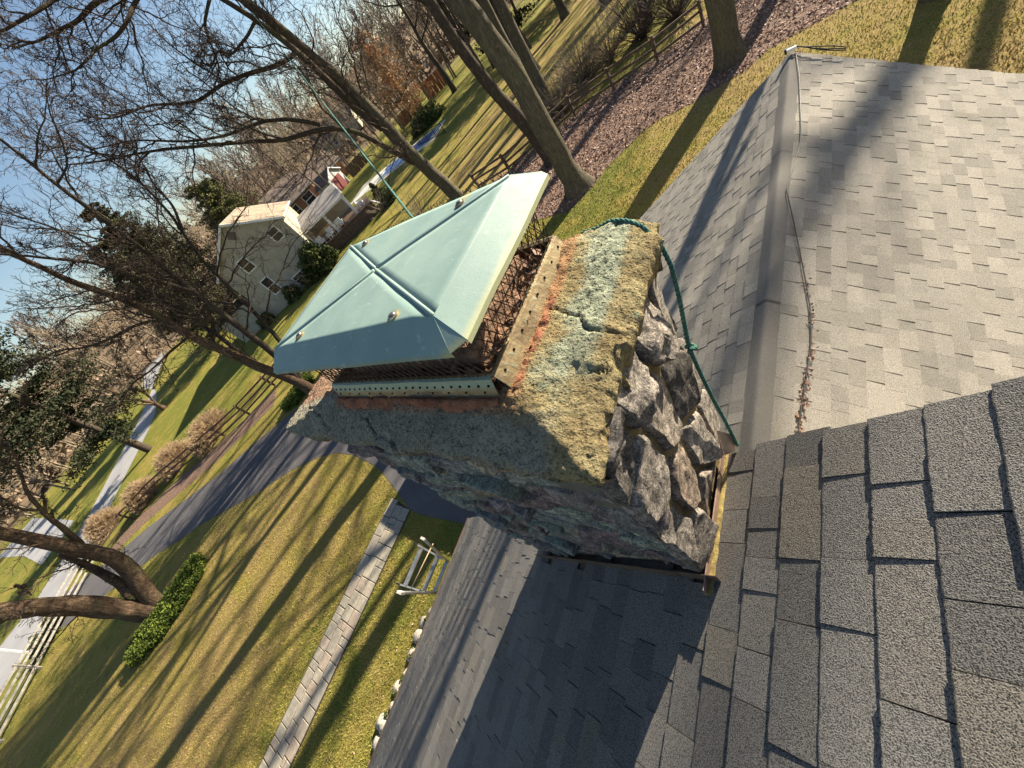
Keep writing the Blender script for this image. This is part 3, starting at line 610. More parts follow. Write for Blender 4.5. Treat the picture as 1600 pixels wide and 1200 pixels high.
def stone(poly, fr, gap, proud, rough, seed, rings=9, M_=44):
    """one rubble stone: closed outline on the wall face, bulging and broken front"""
    o, ea, eb, en = fr; P = np.array(poly); c = P.mean(0); rs = random.Random(seed); V = []; F = []
    def edge(th):
        d = np.array([math.cos(th), math.sin(th)]); best = 9
        for i in range(len(P)):
            p, q = P[i] - c, P[(i+1) % len(P)] - c; e = q - p; den = d[0]*e[1] - d[1]*e[0]
            if abs(den) < 1e-9: continue
            t = (p[0]*e[1] - p[1]*e[0])/den; u = (p[0]*d[1] - p[1]*d[0])/den
            if t > 0 and -1e-6 <= u <= 1 + 1e-6: best = min(best, t)
        return best
    th = [2*math.pi*i/M_ for i in range(M_)]; rad = np.array([edge(t) for t in th]); rad = np.where(rad > 5, rad.min(), rad)
    rad = (rad + np.roll(rad, 1) + np.roll(rad, -1))/3*.25 + rad*.75; rad = np.maximum(rad - gap, rad*.5)
    for i in range(M_): rad[i] *= 1 + .06*fbm((math.cos(th[i])*1.7 + seed, math.sin(th[i])*1.7, seed*.37), 3)
    tilt = (rs.uniform(-.30, .30), rs.uniform(-.28, .28)); size = rad.mean()
    def pos(i, f, back=False):
        a, b = c[0] + rad[i]*f*math.cos(th[i]), c[1] + rad[i]*f*math.sin(th[i])
        w = o + ea*a + eb*b
        if back: return w - en*.035
        prof = min(1.0, (1 - f)/.10)**.7 if f < 1 else 0
        n1 = fbm((w[0]*6 + seed*3.1, w[1]*6, w[2]*6), 6, .85); n2 = noise.cell(Vector((w[0]*11 + seed, w[1]*11 + .4*n1, w[2]*11 + n1*.5)))
        h = proud*prof*(0.85 + rough*n1*.8 + .30*rough*n2) + prof*.7*(tilt[0]*(a-c[0]) + tilt[1]*(b-c[1]))
        la = fbm((w[0]*11 + 7, w[1]*11, w[2]*11), 3)*.010*rough
        return w + en*max(h, -.01*prof - .004) + ea*la*prof + eb*la*prof
    for i in range(M_): V.append(pos(i, 1, True))
    fs = [1.0, .975, .95, .925, .90, .84, .75, .63, .50, .36, .2][:rings]
    for f in fs:
        for i in range(M_): V.append(pos(i, f))
    V.append(np.mean(V[-M_:], 0))
    for k in range(len(fs)):
        for i in range(M_): j = (i+1) % M_; F.append((k*M_+i, k*M_+j, (k+1)*M_+j, (k+1)*M_+i))
    k = len(fs)*M_
    for i in range(M_): F.append((k+i, k+(i+1) % M_, len(V)-1))
    return mesh('stone', V, F, True)
X, Y, Z = np.eye(3)
tanP = math.tan(PH)
# face turned up the slope (+X): local a = y, b = z
sr = random.Random(14)
reg = [(0.01, 6.555), (.70, 6.555), (.70, 7.60), (0.01, 7.60)]
seeds = [(.08, 7.49), (.29, 7.53), (.51, 7.50), (.67, 7.40), (.15, 7.20), (.35, 7.25), (.53, 7.13), (.68, 7.02), (.06, 6.88), (.25, 6.92), (.45, 6.83), (.63, 6.76), (.14, 6.66), (.34, 6.64)]
for i, P in enumerate(voronoi(reg, seeds, .62)):
    zc = np.mean([p[1] for p in P]); top = zc > 7.4
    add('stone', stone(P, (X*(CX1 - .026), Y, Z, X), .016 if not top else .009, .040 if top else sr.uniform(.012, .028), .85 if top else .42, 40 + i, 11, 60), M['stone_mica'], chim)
# long ledge stones of the face turned to the camera (-Y): local a = x, b = z
reg = [(CX0 + .10, 6.5 + CX0*tanP + .15), (-.01, 6.60), (-.01, 7.60), (CX0 + .10, 7.60)]; seeds = []
zz = 5.25; row = 0
while zz < 7.62:
    xx = CX0 + sr.uniform(-.1, .2)
    while xx < .05:
        if zz > 6.5 + xx*tanP + .04: seeds.append((xx, zz + sr.uniform(-.02, .02)))
        xx += sr.uniform(.24, .44)
    zz += sr.uniform(.105, .15); row += 1
for i, P in enumerate(voronoi(reg, seeds, 2.6)):
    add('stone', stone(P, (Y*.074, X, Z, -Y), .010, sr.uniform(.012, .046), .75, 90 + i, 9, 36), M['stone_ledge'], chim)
# the far down-slope face (-X)
reg = [(.085, 5.4), (.66, 5.4), (.66, 7.60), (.085, 7.60)]
seeds = [(sr.uniform(.085, .66), 5.45 + .14*k + sr.uniform(-.03, .03)) for k in range(16) for _ in range(2)]
for i, P in enumerate(voronoi(reg, seeds, 1.8)):
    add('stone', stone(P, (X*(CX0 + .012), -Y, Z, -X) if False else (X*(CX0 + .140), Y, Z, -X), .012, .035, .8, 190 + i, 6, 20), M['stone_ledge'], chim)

# mortar crown: wash rising to the flange, hips at the corners, ragged rim, cracks
KX0, KX1, KY0, KY1 = -1.66, 0.03, -0.02, 0.755
IX0, IX1, IY0, IY1 = -1.085, -0.215, 0.135, 0.660
nx, ny = 240, 112
def crack(x, y):
    w = Vector((x*4.2 + .25*noise.noise(Vector((x*9, y*9, 3))), y*4.2 + .25*noise.noise(Vector((x*9, y*9, 7))), .5))
    d = noise.voronoi(w)[0]; return d[1] - d[0]
def crown_pt(i, j):
    s, t = i/(nx-1), j/(ny-1)
    x = KX0 + (KX1-KX0)*s; y = KY0 + (KY1-KY0)*t
    ex = fbm((x*6, y*6, 1.3), 4)*.022
    e = min(s, 1-s, t, 1-t)
    dx = max((IX0 - x)/(IX0 - KX0), (x - IX1)/(KX1 - IX1), 0); dy = max((IY0 - y)/(IY0 - KY0), (y - IY1)/(KY1 - IY1), 0)
    d = min(1, max(dx, dy)); z = ZI - (ZI - ZR)*d**1.15
    if x > -.215: z += .030*math.exp(-((d-.72)/.25)**2)*(y > .1)*min(1, (y-.1)*5)
    if y > .45 and x > -.3: z += .018*min(1, (y-.45)*5)
    n = fbm((x*5, y*5, .3), 5)*.010 + fbm((x*26, y*26, 4.3), 5)*.0036 + fbm((x*90, y*90, 9.3), 2)*.0032
    z += n
    c = crack(x, y); mask = fbm((x*2.2, y*2.2, 17), 2)
    if c < .045 and mask > -.05 and d > .12: z -= .016*(1 - c/.045)
    pl = noise.cell(Vector((x*4.2 + .25*noise.noise(Vector((x*9, y*9, 3))), y*4.2, .5)))
    if x > -.26: z += .007*pl*min(1, d*3)
    edge_n = ex if e < .001 else ex*max(0, 1 - e*18)
    if s > .5: x += edge_n*(1.2)
    else: x -= edge_n
    y += (edge_n if t > .5 else -edge_n)
    return (x, y, z)
V = [crown_pt(i, j) for i in range(nx) for j in range(ny)]
idx = np.arange(nx*ny).reshape(nx, ny); F = [np.stack([idx[:-1, :-1], idx[1:, :-1], idx[1:, 1:], idx[:-1, 1:]], -1).reshape(-1, 4)]
ring = np.concatenate([idx[:, 0], idx[-1, 1:], idx[-2::-1, -1], idx[0, -2:0:-1]]); m_ = len(ring); prev = ring
for k, (dz, pull) in enumerate(((.018, -.004), (.04, .004), (.075, .02), (.11, .05))):
    st = len(V)
    for q in ring:
        x, y, z = V[q]; cx, cy = -.8, .37; sx = (x - cx)/.85; sy = (y - cy)/.39
        nz = fbm((x*13, y*13, 5.5 + k), 3); px_ = pull + nz*.012
        ox = np.sign(sx)*(abs(sx) > .955); oy = np.sign(sy)*(abs(sy) > .93)
        V.append((x - ox*px_, y - oy*px_, z - dz*(1 + .5*nz)))
    cur = np.arange(st, st + m_); F.append(np.stack([prev, cur, np.roll(cur, -1), np.roll(prev, -1)], -1)); prev = cur
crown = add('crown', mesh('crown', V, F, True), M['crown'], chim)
# metal flashing where the shaft meets the main roof
mb = MB(); mb.frame((CX1 - .006, -.035, 6.49), Y, X, Z, 0, .60, 0, .004, 0.0, .085); mb.build('flashing', M['flashing_metal'], chim)
n_ = 60; V = []; F = []
for i in range(n_ + 1):
    u = -.04 + .605*i/n_; w = .020 + .007*noise.noise(Vector((u*22, 1.0, 0))) + .004*noise.noise(Vector((u*70, 5.0, 0)))
    V += [tuple(RP(u, -.004, .004)), tuple(RP(u, -.002, .020)), tuple(RP(u, .006 + w*.7, .018)), tuple(RP(u, .010 + w, .009))]
for i in range(n_):
    for k in range(3): F.append((4*i+k, 4*i+k+1, 4*i+k+5, 4*i+k+4))
add('apron', mesh('apron', V, F, True), M['lichen_tar'], chim)
k = 9
for i in range(k):      # stepped pieces along the side, each a little lower than the last
    v0, v1 = -2.06 + 2.09*i/k, -2.06 + 2.09*(i+1)/k + .03
    mb = MB(); a, b = RP(.020 - .002*(i % 2), v0, .004), RP(.020 - .002*(i % 2), v1, .004)
    mb.v([a, b, b + Z*.085, a + Z*.085, a - Y*.003, b - Y*.003, b - Y*.003 + Z*.085, a - Y*.003 + Z*.085], [(4, 5, 6, 7), (3, 2, 1, 0), (7, 6, 2, 3), (0, 1, 5, 4), (0, 4, 7, 3), (1, 2, 6, 5)])
    mb.build('flashing', M['trim_brown'], chim)
mb = MB()
bx = np.array([.012, .50, 6.62]); mb.v([bx, bx + np.array([.02, .07, -.10]), bx + np.array([.03, .10, .0]), bx + np.array([.0, .05, .13])], [(0, 1, 2, 3)]); mb.v([bx + np.array([.004, 0, 0]), bx + np.array([.024, .07, -.10]), bx + np.array([.034, .10, .0]), bx + np.array([.004, .05, .13])], [(3, 2, 1, 0)])
mb.build('bent_flashing', M['flashing_metal'], chim)
# flue tile with debris round it
fl = MB()
for (x0, x1, y0, y1) in ((-.98, -.95, .21, .59), (-.36, -.33, .21, .59), (-.95, -.36, .21, .24), (-.95, -.36, .56, .59)): fl.box(x0, x1, y0, y1, ZI - .05, ZI + .06)
fl.build('flue_tile', M['flue_clay'], chim)
r = np.random.default_rng(9); n_ = 420; x = r.uniform(IX0 + .02, IX1 - .01, n_); y = r.uniform(IY0 + .01, IY1 - .01, n_); k = (x > -.34) | (y < .22) | (y > .58) | (x < -.96) | (r.random(n_) < .25)
x, y = x[k], y[k]
V, F, va = leaves(x, y, ZI + .012 + r.uniform(0, .03, len(x)), 0.020, r); add('leaf_debris', mesh('leaf_debris', V, [F], var=va*.5), M['leaf'], chim, kind='stuff')

# ------------------------------------------------------------------ copper chimney cap
cap = thing('copper_hood', 'pale green copper rain hood with mesh screen on top of the stone chimney', 'chimney hood', (-.65, .4, ZI))
T = .0016
zc, zh = 8.0, 7.949                       # lid plate level and hem level
LX0, LX1, LY0, LY1 = -1.05, -.185, .128, .640
HX0, HX1, HY0, HY1 = -1.125, -.118, .070, .708
pk = np.array([-.622, .378, zc + .007])
cor = [np.array(p + (zc,)) for p in ((LX0, LY0), (LX1, LY0), (LX1 - .008, .588), (LX0 - .015, .645))]
def dense_tri(a, b, c, n=14, amp=.0014, sd_=0):
    V = []; F = []
    for i in range(n+1):
        for j in range(n+1-i):
            p = a + (b-a)*i/n + (c-a)*j/n; V.append((p[0], p[1], p[2] + amp*noise.noise(Vector((p[0]*7, p[1]*7, sd_)))))
    ix = {}; k = 0
    for i in range(n+1):
        for j in range(n+1-i): ix[i, j] = k; k += 1
    for i in range(n):
        for j in range(n-i):
            F.append((ix[i, j], ix[i+1, j], ix[i, j+1]))
            if i + j < n-1: F.append((ix[i+1, j], ix[i+1, j+1], ix[i, j+1]))
    return V, F
mb = MB()
for i in range(4): V, F = dense_tri(pk, cor[i], cor[(i+1) % 4]); mb.v(V, F)
lid = mb.build('lid', M['copper'], cap, True)
md = lid.modifiers.new('thickness', 'SOLIDIFY'); md.thickness = T; md.offset = -1
def skirt(a, b, oa, ob, ca, cb, name):
    """sloping hem: plate edge a-b, lower edge between the clipped corners ca-cb, folded lip"""
    n = 24; V = []; F = []
    oa, ob = (a + ca)/2, (b + cb)/2
    lip = np.array([0, 0, -.012])
    for i in range(n+1):
        f = i/n; p0 = a + (b-a)*f; p1 = oa + (ob-oa)*f; p2 = ca + (cb-ca)*f; w = .0025*noise.noise(Vector((p2[0]*6, p2[1]*6, 2)))
        for p in (p0, p1, p2 + np.array([0, 0, w]), p2 + lip + np.array([0, 0, w])): V.append(tuple(p))
    for i in range(n):
        for k in range(3): F.append((4*i+k, 4*i+k+1, 4*i+k+5, 4*i+k+4))
    me = mesh(name, V, F, False); o = add(name, me, M['copper'], cap); m_ = o.modifiers.new('thickness', 'SOLIDIFY'); m_.thickness = T; m_.offset = 0
def A3(x, y, z): return np.array([x, y, z])
q = .030; HYC = .652
mid = lambda p, hx, hy, f=.5: A3(p[0] + (hx-p[0])*f, p[1] + (hy-p[1])*f, zc - (zc-zh)*f*.9)
skirt(cor[0], cor[1], mid(cor[0], HX0+q*.6, HY0), mid(cor[1], HX1-q*.6, HY0), A3(HX0+q, HY0, zh), A3(HX1-q, HY0, zh), 'hem')
skirt(cor[1], cor[2], mid(cor[1], HX1, HY0+q*.6), mid(cor[2], HX1, HY1-q*.6), A3(HX1, HY0+q, zh), A3(HX1 - .006, HYC-q, zh), 'hem')
skirt(cor[2], cor[3], mid(cor[2], HX1-q*.6, HY1), mid(cor[3], HX0+q*.6, HY1), A3(HX1-q-.006, HYC, zh), A3(HX0+q, HY1, zh), 'hem')
skirt(cor[3], cor[0], mid(cor[3], HX0, HY1-q*.6), mid(cor[0], HX0, HY0+q*.6), A3(HX0, HY1-q, zh), A3(HX0, HY0+q, zh), 'hem')
hx = [(HX0, HY0), (HX1, HY0), (HX1 - .006, HYC), (HX0, HY1)]
for i, c in enumerate(cor):      # folded corner gussets
    sx, sy = (-1, 1)[i in (1, 2)], (-1, 1)[i in (2, 3)]
    a = A3(hx[i][0] - sx*q, hx[i][1], zh); b = A3(hx[i][0], hx[i][1] - sy*q, zh)
    mb = MB(); mb.v([c, a, b, c - Z*.0016, a - Z*.0016, b - Z*.0016], [(0, 1, 2), (5, 4, 3), (1, 4, 5, 2), (0, 3, 4, 1), (2, 5, 3, 0)]); mb.build('gusset', M['copper'], cap)
for i in range(4):              # pressed stiffening ribs along both diagonals
    c = cor[i] + (pk - cor[i])*.01; d = pk - (pk - cor[i])*.012; t = d - c; L_ = np.linalg.norm(t); t /= L_; s_ = np.cross(Z, t); s_ /= np.linalg.norm(s_); u_ = np.cross(t, s_)
    prof = [(-.006, -.0008), (-.004, .0030), (-.0015, .0048), (.0015, .0048), (.004, .0030), (.006, -.0008)]; V = []; F = []
    for e in (c, d): V += [tuple(e + s_*a + u_*b) for a, b in prof]
    F = [(k, k+1, 7+k, 6+k) for k in range(5)] + [(5, 4, 3, 2, 1, 0), (6, 7, 8, 9, 10, 11)]
    add('rib', mesh('rib', V, F, True), M['copper'], cap)
def bolt(x, y):
    z = zc + .004
    mb = MB(); mb.tube([(x, y, z - .004), (x, y, z + .0018)], .0155, 18); w = mb.build('washer', M['aged_copper'], cap, False)
    mb = MB(); prof = [(.0105, .0015), (.010, .004), (.0068, .0066), (.0026, .0076)]; n = 14; V = []; F = []
    for rr, h in prof: V += [(x + rr*math.cos(2*math.pi*k/n), y + rr*math.sin(2*math.pi*k/n), z + h) for k in range(n)]
    for a in range(3):
        for k in range(n): F.append((a*n+k, a*n+(k+1) % n, (a+1)*n+(k+1) % n, (a+1)*n+k))
    F.append(tuple(range(3*n, 4*n))); mb.v(V, F); mb.build('bolt', M['bolt_steel'], cap, True)
for x, y in ((-.345, .152), (-.885, .165), (-.36, .555), (-.90, .595)): bolt(x, y)
# flange: upright rim and perforated apron lapping over the mortar
FX0, FX1, FY0, FY1 = -1.075, -.228, .145, .650; zf = ZI + .045
def flange(a, b, out):
    """rim along a-b facing out; returns the outward foot points"""
    a, b, out = A3(*a, 0), A3(*b, 0), A3(*out, 0); n = 30; V = []; F = []
    for i in range(n+1):
        p = a + (b-a)*i/n; w = .003*noise.noise(Vector((p[0]*8, p[1]*8, 4)))
        for do, z in ((-.012, zf - .001), (0.0, zf + .003), (.008, zf), (.020, zf - .032), (.026, ZI - .006), (.046, ZI - .022)):
            V.append(tuple(p + out*(do + w) + Z*z))
    for i in range(n):
        for k in range(5): F.append((6*i+k, 6*i+k+1, 6*i+k+7, 6*i+k+6))
    o = add('flange', mesh('flange', V, F), M['aged_copper'], cap); m_ = o.modifiers.new('thickness', 'SOLIDIFY'); m_.thickness = .002; m_.offset = 0
    hm = MB(); L_ = np.linalg.norm(b-a); cnt = int(L_/(.034 if out[1] else .062))
    for i in range(cnt):
        p = a + (b-a)*(i+.5)/cnt; nn = out*.8 + Z*.55
        hm.disc(p + out*.0165 + Z*(zf - .016), nn, .0036, .0012, 8)
        if i % 2 == 0 and out[1]: hm.disc(p + (b-a)/L_*.012 + out*.0245 + Z*(zf - .034), nn, .0028, .0012, 8)
    hm.build('perforation', M['black'], cap, kind='stuff')
    if out[0] < 0 or out[1] > 0: return
    sm = MB(); V = []; F = []; n = 60      # blobs of rust-red sealant along the foot
    for i in range(n+1):
        p = a + (b-a)*i/n
        for do, z in ((.026, ZI - .008), (.034, ZI + .000), (.044, ZI - .006), (.060, ZI - .034)):
            k = .007*fbm((p[0]*25 + do*60, p[1]*25, z*30), 4); V.append(tuple(p + out*(do + k*1.6) + Z*(z + k)))
    for i in range(n):
        for k in range(3): F.append((4*i+k, 4*i+k+1, 4*i+k+5, 4*i+k+4))
    add('sealant', mesh('sealant', V, F, True), M['sealant'], cap)
flange((FX0, FY0), (FX1, FY0), (0, -1)); flange((FX1, FY0), (FX1, FY1), (1, 0)); flange((FX1, FY1), (FX0, FY1), (0, 1)); flange((FX0, FY1), (FX0, FY0), (-1, 0))
def screen(a, b):
    """expanded metal: crossing strands between flange and lid"""
    a, b = A3(*a, 0), A3(*b, 0); L_ = np.linalg.norm(b-a); t = (b-a)/L_; z0, z1 = zf - .03, zc - .004; H = z1 - z0; nr = np.cross(t, Z)
    st = .030; run = H*.52; P = []
    for sg in (1, -1):
        s = -run
        while s < L_ + run:
            pts = []
            for f in np.linspace(0, 1, 7):
                u = s + sg*run*(f - .5); pts.append((u, z0 + H*f))
            pts = [p for p in pts if 0 <= p[0] <= L_]
            if len(pts) > 1:
                pts = np.array(pts); uu = np.interp(np.linspace(0, 1, 5), np.linspace(0, 1, len(pts)), pts[:, 0]); zz = np.interp(np.linspace(0, 1, 5), np.linspace(0, 1, len(pts)), pts[:, 1])
                P.append([a + t*u + Z*z + nr*sg*.0009 + nr*.002*noise.noise(Vector((u*9, z*9, 1))) for u, z in zip(uu, zz)])
            s += st
    P = np.array(P); V, Q = polytubes(P, np.full(P.shape[:2], .0017), 4); add('mesh_screen', mesh('mesh_screen', V, [Q]), M['dark_wire'], cap, kind='stuff')
screen((FX0, FY0), (FX1, FY0)); screen((FX1, FY0), (FX1, FY1)); screen((FX1, FY1), (FX0, FY1)); screen((FX0, FY1), (FX0, FY0))

# ------------------------------------------------------------------ green rope
def smooth(P, n, it=2):
    P = np.asarray(P, float); d = np.r_[0, np.cumsum(np.linalg.norm(np.diff(P, axis=0), axis=1))]; t = np.linspace(0, d[-1], n); Q = np.stack([np.interp(t, d, P[:, i]) for i in range(3)], 1)
    for _ in range(it): Q[1:-1] = Q[1:-1]*.5 + (Q[:-2] + Q[2:])*.25
    return Q
def rope_mesh(path, rad, parent, name='strand', pitch=.045):
    d = np.r_[0, np.cumsum(np.linalg.norm(np.diff(path, axis=0), axis=1))]; T_ = np.gradient(path, axis=0); T_ /= np.linalg.norm(T_, axis=1, keepdims=True)
    A_ = np.cross(T_, np.array([.3, .2, .93])); A_ /= np.linalg.norm(A_, axis=1, keepdims=True); B_ = np.cross(T_, A_)
    for k in range(3):
        ph = d/pitch*2*np.pi + k*2*np.pi/3; P = path + (A_*np.cos(ph)[:, None] + B_*np.sin(ph)[:, None])*rad*.48
        V, Q = polytubes(P[None], np.full((1, len(P)), rad*.56), 6); add(name, mesh(name, V, [Q], True), M['rope'], parent)
ropeT = thing('rope', 'green twisted rope lying over the chimney crown and knotted down its sunlit side', 'rope', (0, .7, 7.6))
def crown_z(x, y): return crown_pt((x - KX0)/(KX1 - KX0)*(nx-1), (y - KY0)/(KY1 - KY0)*(ny-1))[2]
rp = [(x_, y_, sum(crown_z(x_ + a_, min(y_ + b_, KY1 - .001)) for a_ in (-.012, 0, .012) for b_ in (-.012, 0))/6 + .004) for x_, y_ in ((-.20, .742), (-.14, .738), (-.09, .730), (-.04, .718), (.000, .705))] + [(.034, .690, 7.61), (.046, .672, 7.54), (.044, .645, 7.44), (.036, .615, 7.33), (.030, .596, 7.25), (.030, .592, 7.10), (.034, .589, 6.95), (.042, .586, 6.80), (.048, .583, 6.65), (.050, .582, 6.56), (.035, .62, 6.50)]
rp = [(-.34, .80, 7.42), (-.30, .785, 7.52), (-.25, .765, 7.61)] + rp
rope_mesh(smooth(rp, 300, 6), .0078, ropeT)
kn = np.array([.036, .596, 7.24]); t = np.linspace(0, 2*np.pi*1.6, 60); P = np.stack([kn[0] + .011*np.cos(t), kn[1] + .010*np.sin(t), kn[2] + .012*np.sin(t*1.5) + .012*(t/t[-1]-.5)], 1)
rope_mesh(P, .0075, ropeT, 'knot')
line = thing('rope', 'taut green rope rising from behind the copper cap towards the bare tree', 'rope', (-.75, .745, 7.66))
a = np.array([-.80, .735, 7.66]); 
b = CAM + ray(392, 18)*(16.0/1.0/FPX*1.0) ; n_ = 900; f = np.linspace(0, 1, n_)**2.2; P = a + (b - a)*f[:, None]; P[:, 2] -= .25*np.sin(np.pi*f)
rope_mesh(P, .0075, line, 'strand', .05)

# ------------------------------------------------------------------ ladder standing at the eave
lad = thing('ladder', 'weathered aluminium ladder with stand-off arms reaching above the eave over the lawn', 'ladder', (-6.9, -.65, 0))
ez = ge[2]; y0, y1 = -.93, -.33; foot = np.array([-7.05, 0, .02]); topz = ez + .95
def lp(z): f = z/ez; return foot[0] + (-5.86 - foot[0])*f
for yy, yo, s in ((y0, -1.04, -1), (y1, -.13, 1)):
    mb = MB(); a = A3(lp(0), yy, .03); b = A3(lp(ez - .25), yy, ez - .25); c = A3(-5.55, yo, topz)
    mb.bar(a, b, .035, .085, (1, 0, 0)); mb.build('rail', M['aluminium'], lad)
    mb = MB(); mb.bar(b - (b-a)*.06, c, .034, .075, (1, 0, 0)); mb.build('walk_through_rail', M['aluminium'], lad)
    mb = MB(); mb.bar(c - (c-b)*.05, c + (c-b)/np.linalg.norm(c-b)*.06, .045, .10, (1, 0, 0)); mb.build('end_cap', M['concrete'], lad)
    mb = MB(); mb.bar(A3(lp(0) - .03, yy, .015), A3(lp(0) + .08, yy, .015), .06, .03); mb.build('foot', M['rubber'], lad)
    ya = yy + s*.02; mb = MB(); mb.bar(A3(-6.30, ya + s*.06, ez + .42), A3(-5.78, ya, ez + .10), .03, .045); mb.build('stand_off_arm', M['aluminium'], lad)
    mb = MB(); mb.bar(A3(-6.36, ya + s*.07, ez + .455), A3(-6.28, ya + s*.06, ez + .41), .034, .05); mb.build('arm_end', M['rubber'], lad)
for k in range(8):
    z = .3 + .28*k
    if z < ez - .05: mb = MB(); mb.frame((lp(z), 0, z), Y, X, Z, y0 + .018, y1 - .018, -.04, .04, -.012, .012); mb.build('step', M['aluminium'], lad)
for z, x, a_, b_ in ((ez + .06, -5.98, -.95, -.30), (ez + .36, -6.20, -.98, -.25)):
    mb = MB(); mb.frame((x, 0, z), Y, X, Z, a_, b_, -.05, .05, -.012, .012); mb.build('step', M['aluminium'], lad)
mb = MB(); mb.tube([(-6.08, -1.10, ez + .30), (-6.02, -.12, ez + .28)], .011, 8); mb.build('cross_rod', M['cloth_tan'], lad, True)

# rocks edging the bed below the eave
er_ = random.Random(8)
for i in range(9):
    y = -1.5 - i*.34 + er_.uniform(-.06, .06); x = -7.80 + er_.uniform(-.08, .08); s = er_.uniform(.12, .19)
    V, F = [], []
    n, mm = 10, 6
    for a in range(mm+1):
        for k in range(n):
            th, phh = 2*math.pi*k/n, math.pi*a/mm; d = Vector((math.sin(phh)*math.cos(th), math.sin(phh)*math.sin(th), math.cos(phh)))
            rr = s*(1 + .35*noise.noise(d*1.6 + Vector((i*3.1, 0, 0)))); V.append((x + d.x*rr, y + d.y*rr*1.1, s*.35 + d.z*rr*.7))
    for a in range(mm):
        for k in range(n): F.append((a*n+k, (a+1)*n+k, (a+1)*n+(k+1) % n, a*n+(k+1) % n))
    add('edging_stone', mesh('edging_stone', V, F, True), M['edging_rock'], None, f'pale rock {("nearest the ladder", "second from the ladder", "third from the ladder", "fourth from the ladder", "in the very middle", "fourth from the near end", "third from the near end", "second from the near end", "at the near end")[i]} of the stone row below the eave', 'stone', 'rocks edging the bed below the eave')
# ------------------------------------------------------------------ bare trees
def resample(P, n, r, wig=0.0):
    P = np.asarray(P, float); d = np.r_[0, np.cumsum(np.linalg.norm(np.diff(P, axis=0), axis=1))]; t = np.linspace(0, d[-1], n)
    Q = np.stack([np.interp(t, d, P[:, i]) for i in range(3)], 1)
    for _ in range(3): Q[1:-1] = Q[1:-1]*.5 + (Q[:-2] + Q[2:])*.25
    if wig:
        w = np.cumsum(r.normal(0, 1, (n, 3)), axis=0); w -= np.linspace(0, 1, n)[:, None]*w[-1]; Q += w*wig*d[-1]/n**.5*.3
    return Q
def sprout(P, Rr, k, r, ratio, ang, L, rr, wig, up=0.1, tmin=.25, tmax=1.0, minlen=.05, rmin=.004, gnarl=0.0):
    N, Lp, _ = P.shape; seg = np.linalg.norm(np.diff(P, axis=1), axis=2).sum(1)
    pi = np.repeat(np.arange(N), k); n = len(pi); t = tmin + (tmax-tmin)*((np.tile(np.arange(k), N) + r.random(n))/k)
    f = t*(Lp-1); i0 = np.minimum(f.astype(int), Lp-2); fr = (f-i0)[:, None]
    st = P[pi, i0]*(1-fr) + P[pi, i0+1]*fr; tg = P[pi, i0+1] - P[pi, i0]; tg /= np.linalg.norm(tg, axis=1, keepdims=True) + 1e-9
    rp = Rr[pi, i0]*(1-fr[:, 0]) + Rr[pi, i0+1]*fr[:, 0]
    a = r.normal(0, 1, (n, 3)); a -= (a*tg).sum(1, keepdims=True)*tg; a /= np.linalg.norm(a, axis=1, keepdims=True)
    an = np.radians(ang)*r.uniform(.6, 1.3, n)[:, None]; d = tg*np.cos(an) + a*np.sin(an); d[:, 2] += up; d /= np.linalg.norm(d, axis=1, keepdims=True)
    ln = seg[pi]*ratio*r.uniform(.5, 1.25, n)*(1.15 - .6*t); ln = np.maximum(ln, minlen)
    D = np.repeat(d[:, None], L-1, 1) + np.cumsum(r.normal(0, wig, (n, L-1, 3)), axis=1); D[:, :, 2] += np.linspace(0, up*1.5, L-1)
    if gnarl: D += r.normal(0, gnarl, D.shape)
    D /= np.linalg.norm(D, axis=2, keepdims=True)
    Q = np.concatenate([st[:, None], st[:, None] + np.cumsum(D*(ln/(L-1))[:, None, None], axis=1)], 1)
    r0 = np.maximum(np.minimum(rp*.75, rr*np.sqrt(ln)), rmin); Rq = r0[:, None]*np.linspace(1, .3, L)[None]; Rq = np.maximum(Rq, rmin*.6)
    return Q, Rq
def limbs_arrays(limbs, r, n=26, wig=.02):
    P = np.stack([resample(p, n, r, wig) for p, a, b in limbs]); Rr = np.stack([np.linspace(a, b, n) for p, a, b in limbs]); return P, Rr
def flare(P, Rr, k=1.5, h=1.0):
    z = P[:, :, 2]; f = np.clip(1 - z/h, 0, 1); return Rr*(1 + (k-1)*f**2)
def join(parts):
    Vs, Qs, b = [], [], 0
    for V, Q in parts: Vs.append(V); Qs.append(Q + b); b += len(V)
    return np.concatenate(Vs), np.concatenate(Qs)
def roughen(V, amp, sc=3.0):
    out = V.copy()
    for i, v in enumerate(V):
        n = noise.noise_vector(Vector(v*sc)) ; out[i] += np.array(n)*amp
    return out
def near_view(P):
    c = (P - CAM) @ RW; z = np.maximum(c[:, 2], .1); u, v = 800 + FPX*c[:, 0]/z, 600 + FPX*c[:, 1]/z
    return (c[:, 2] > .5) & (u > -260) & (u < 1860) & (v > -260) & (v < 1460)
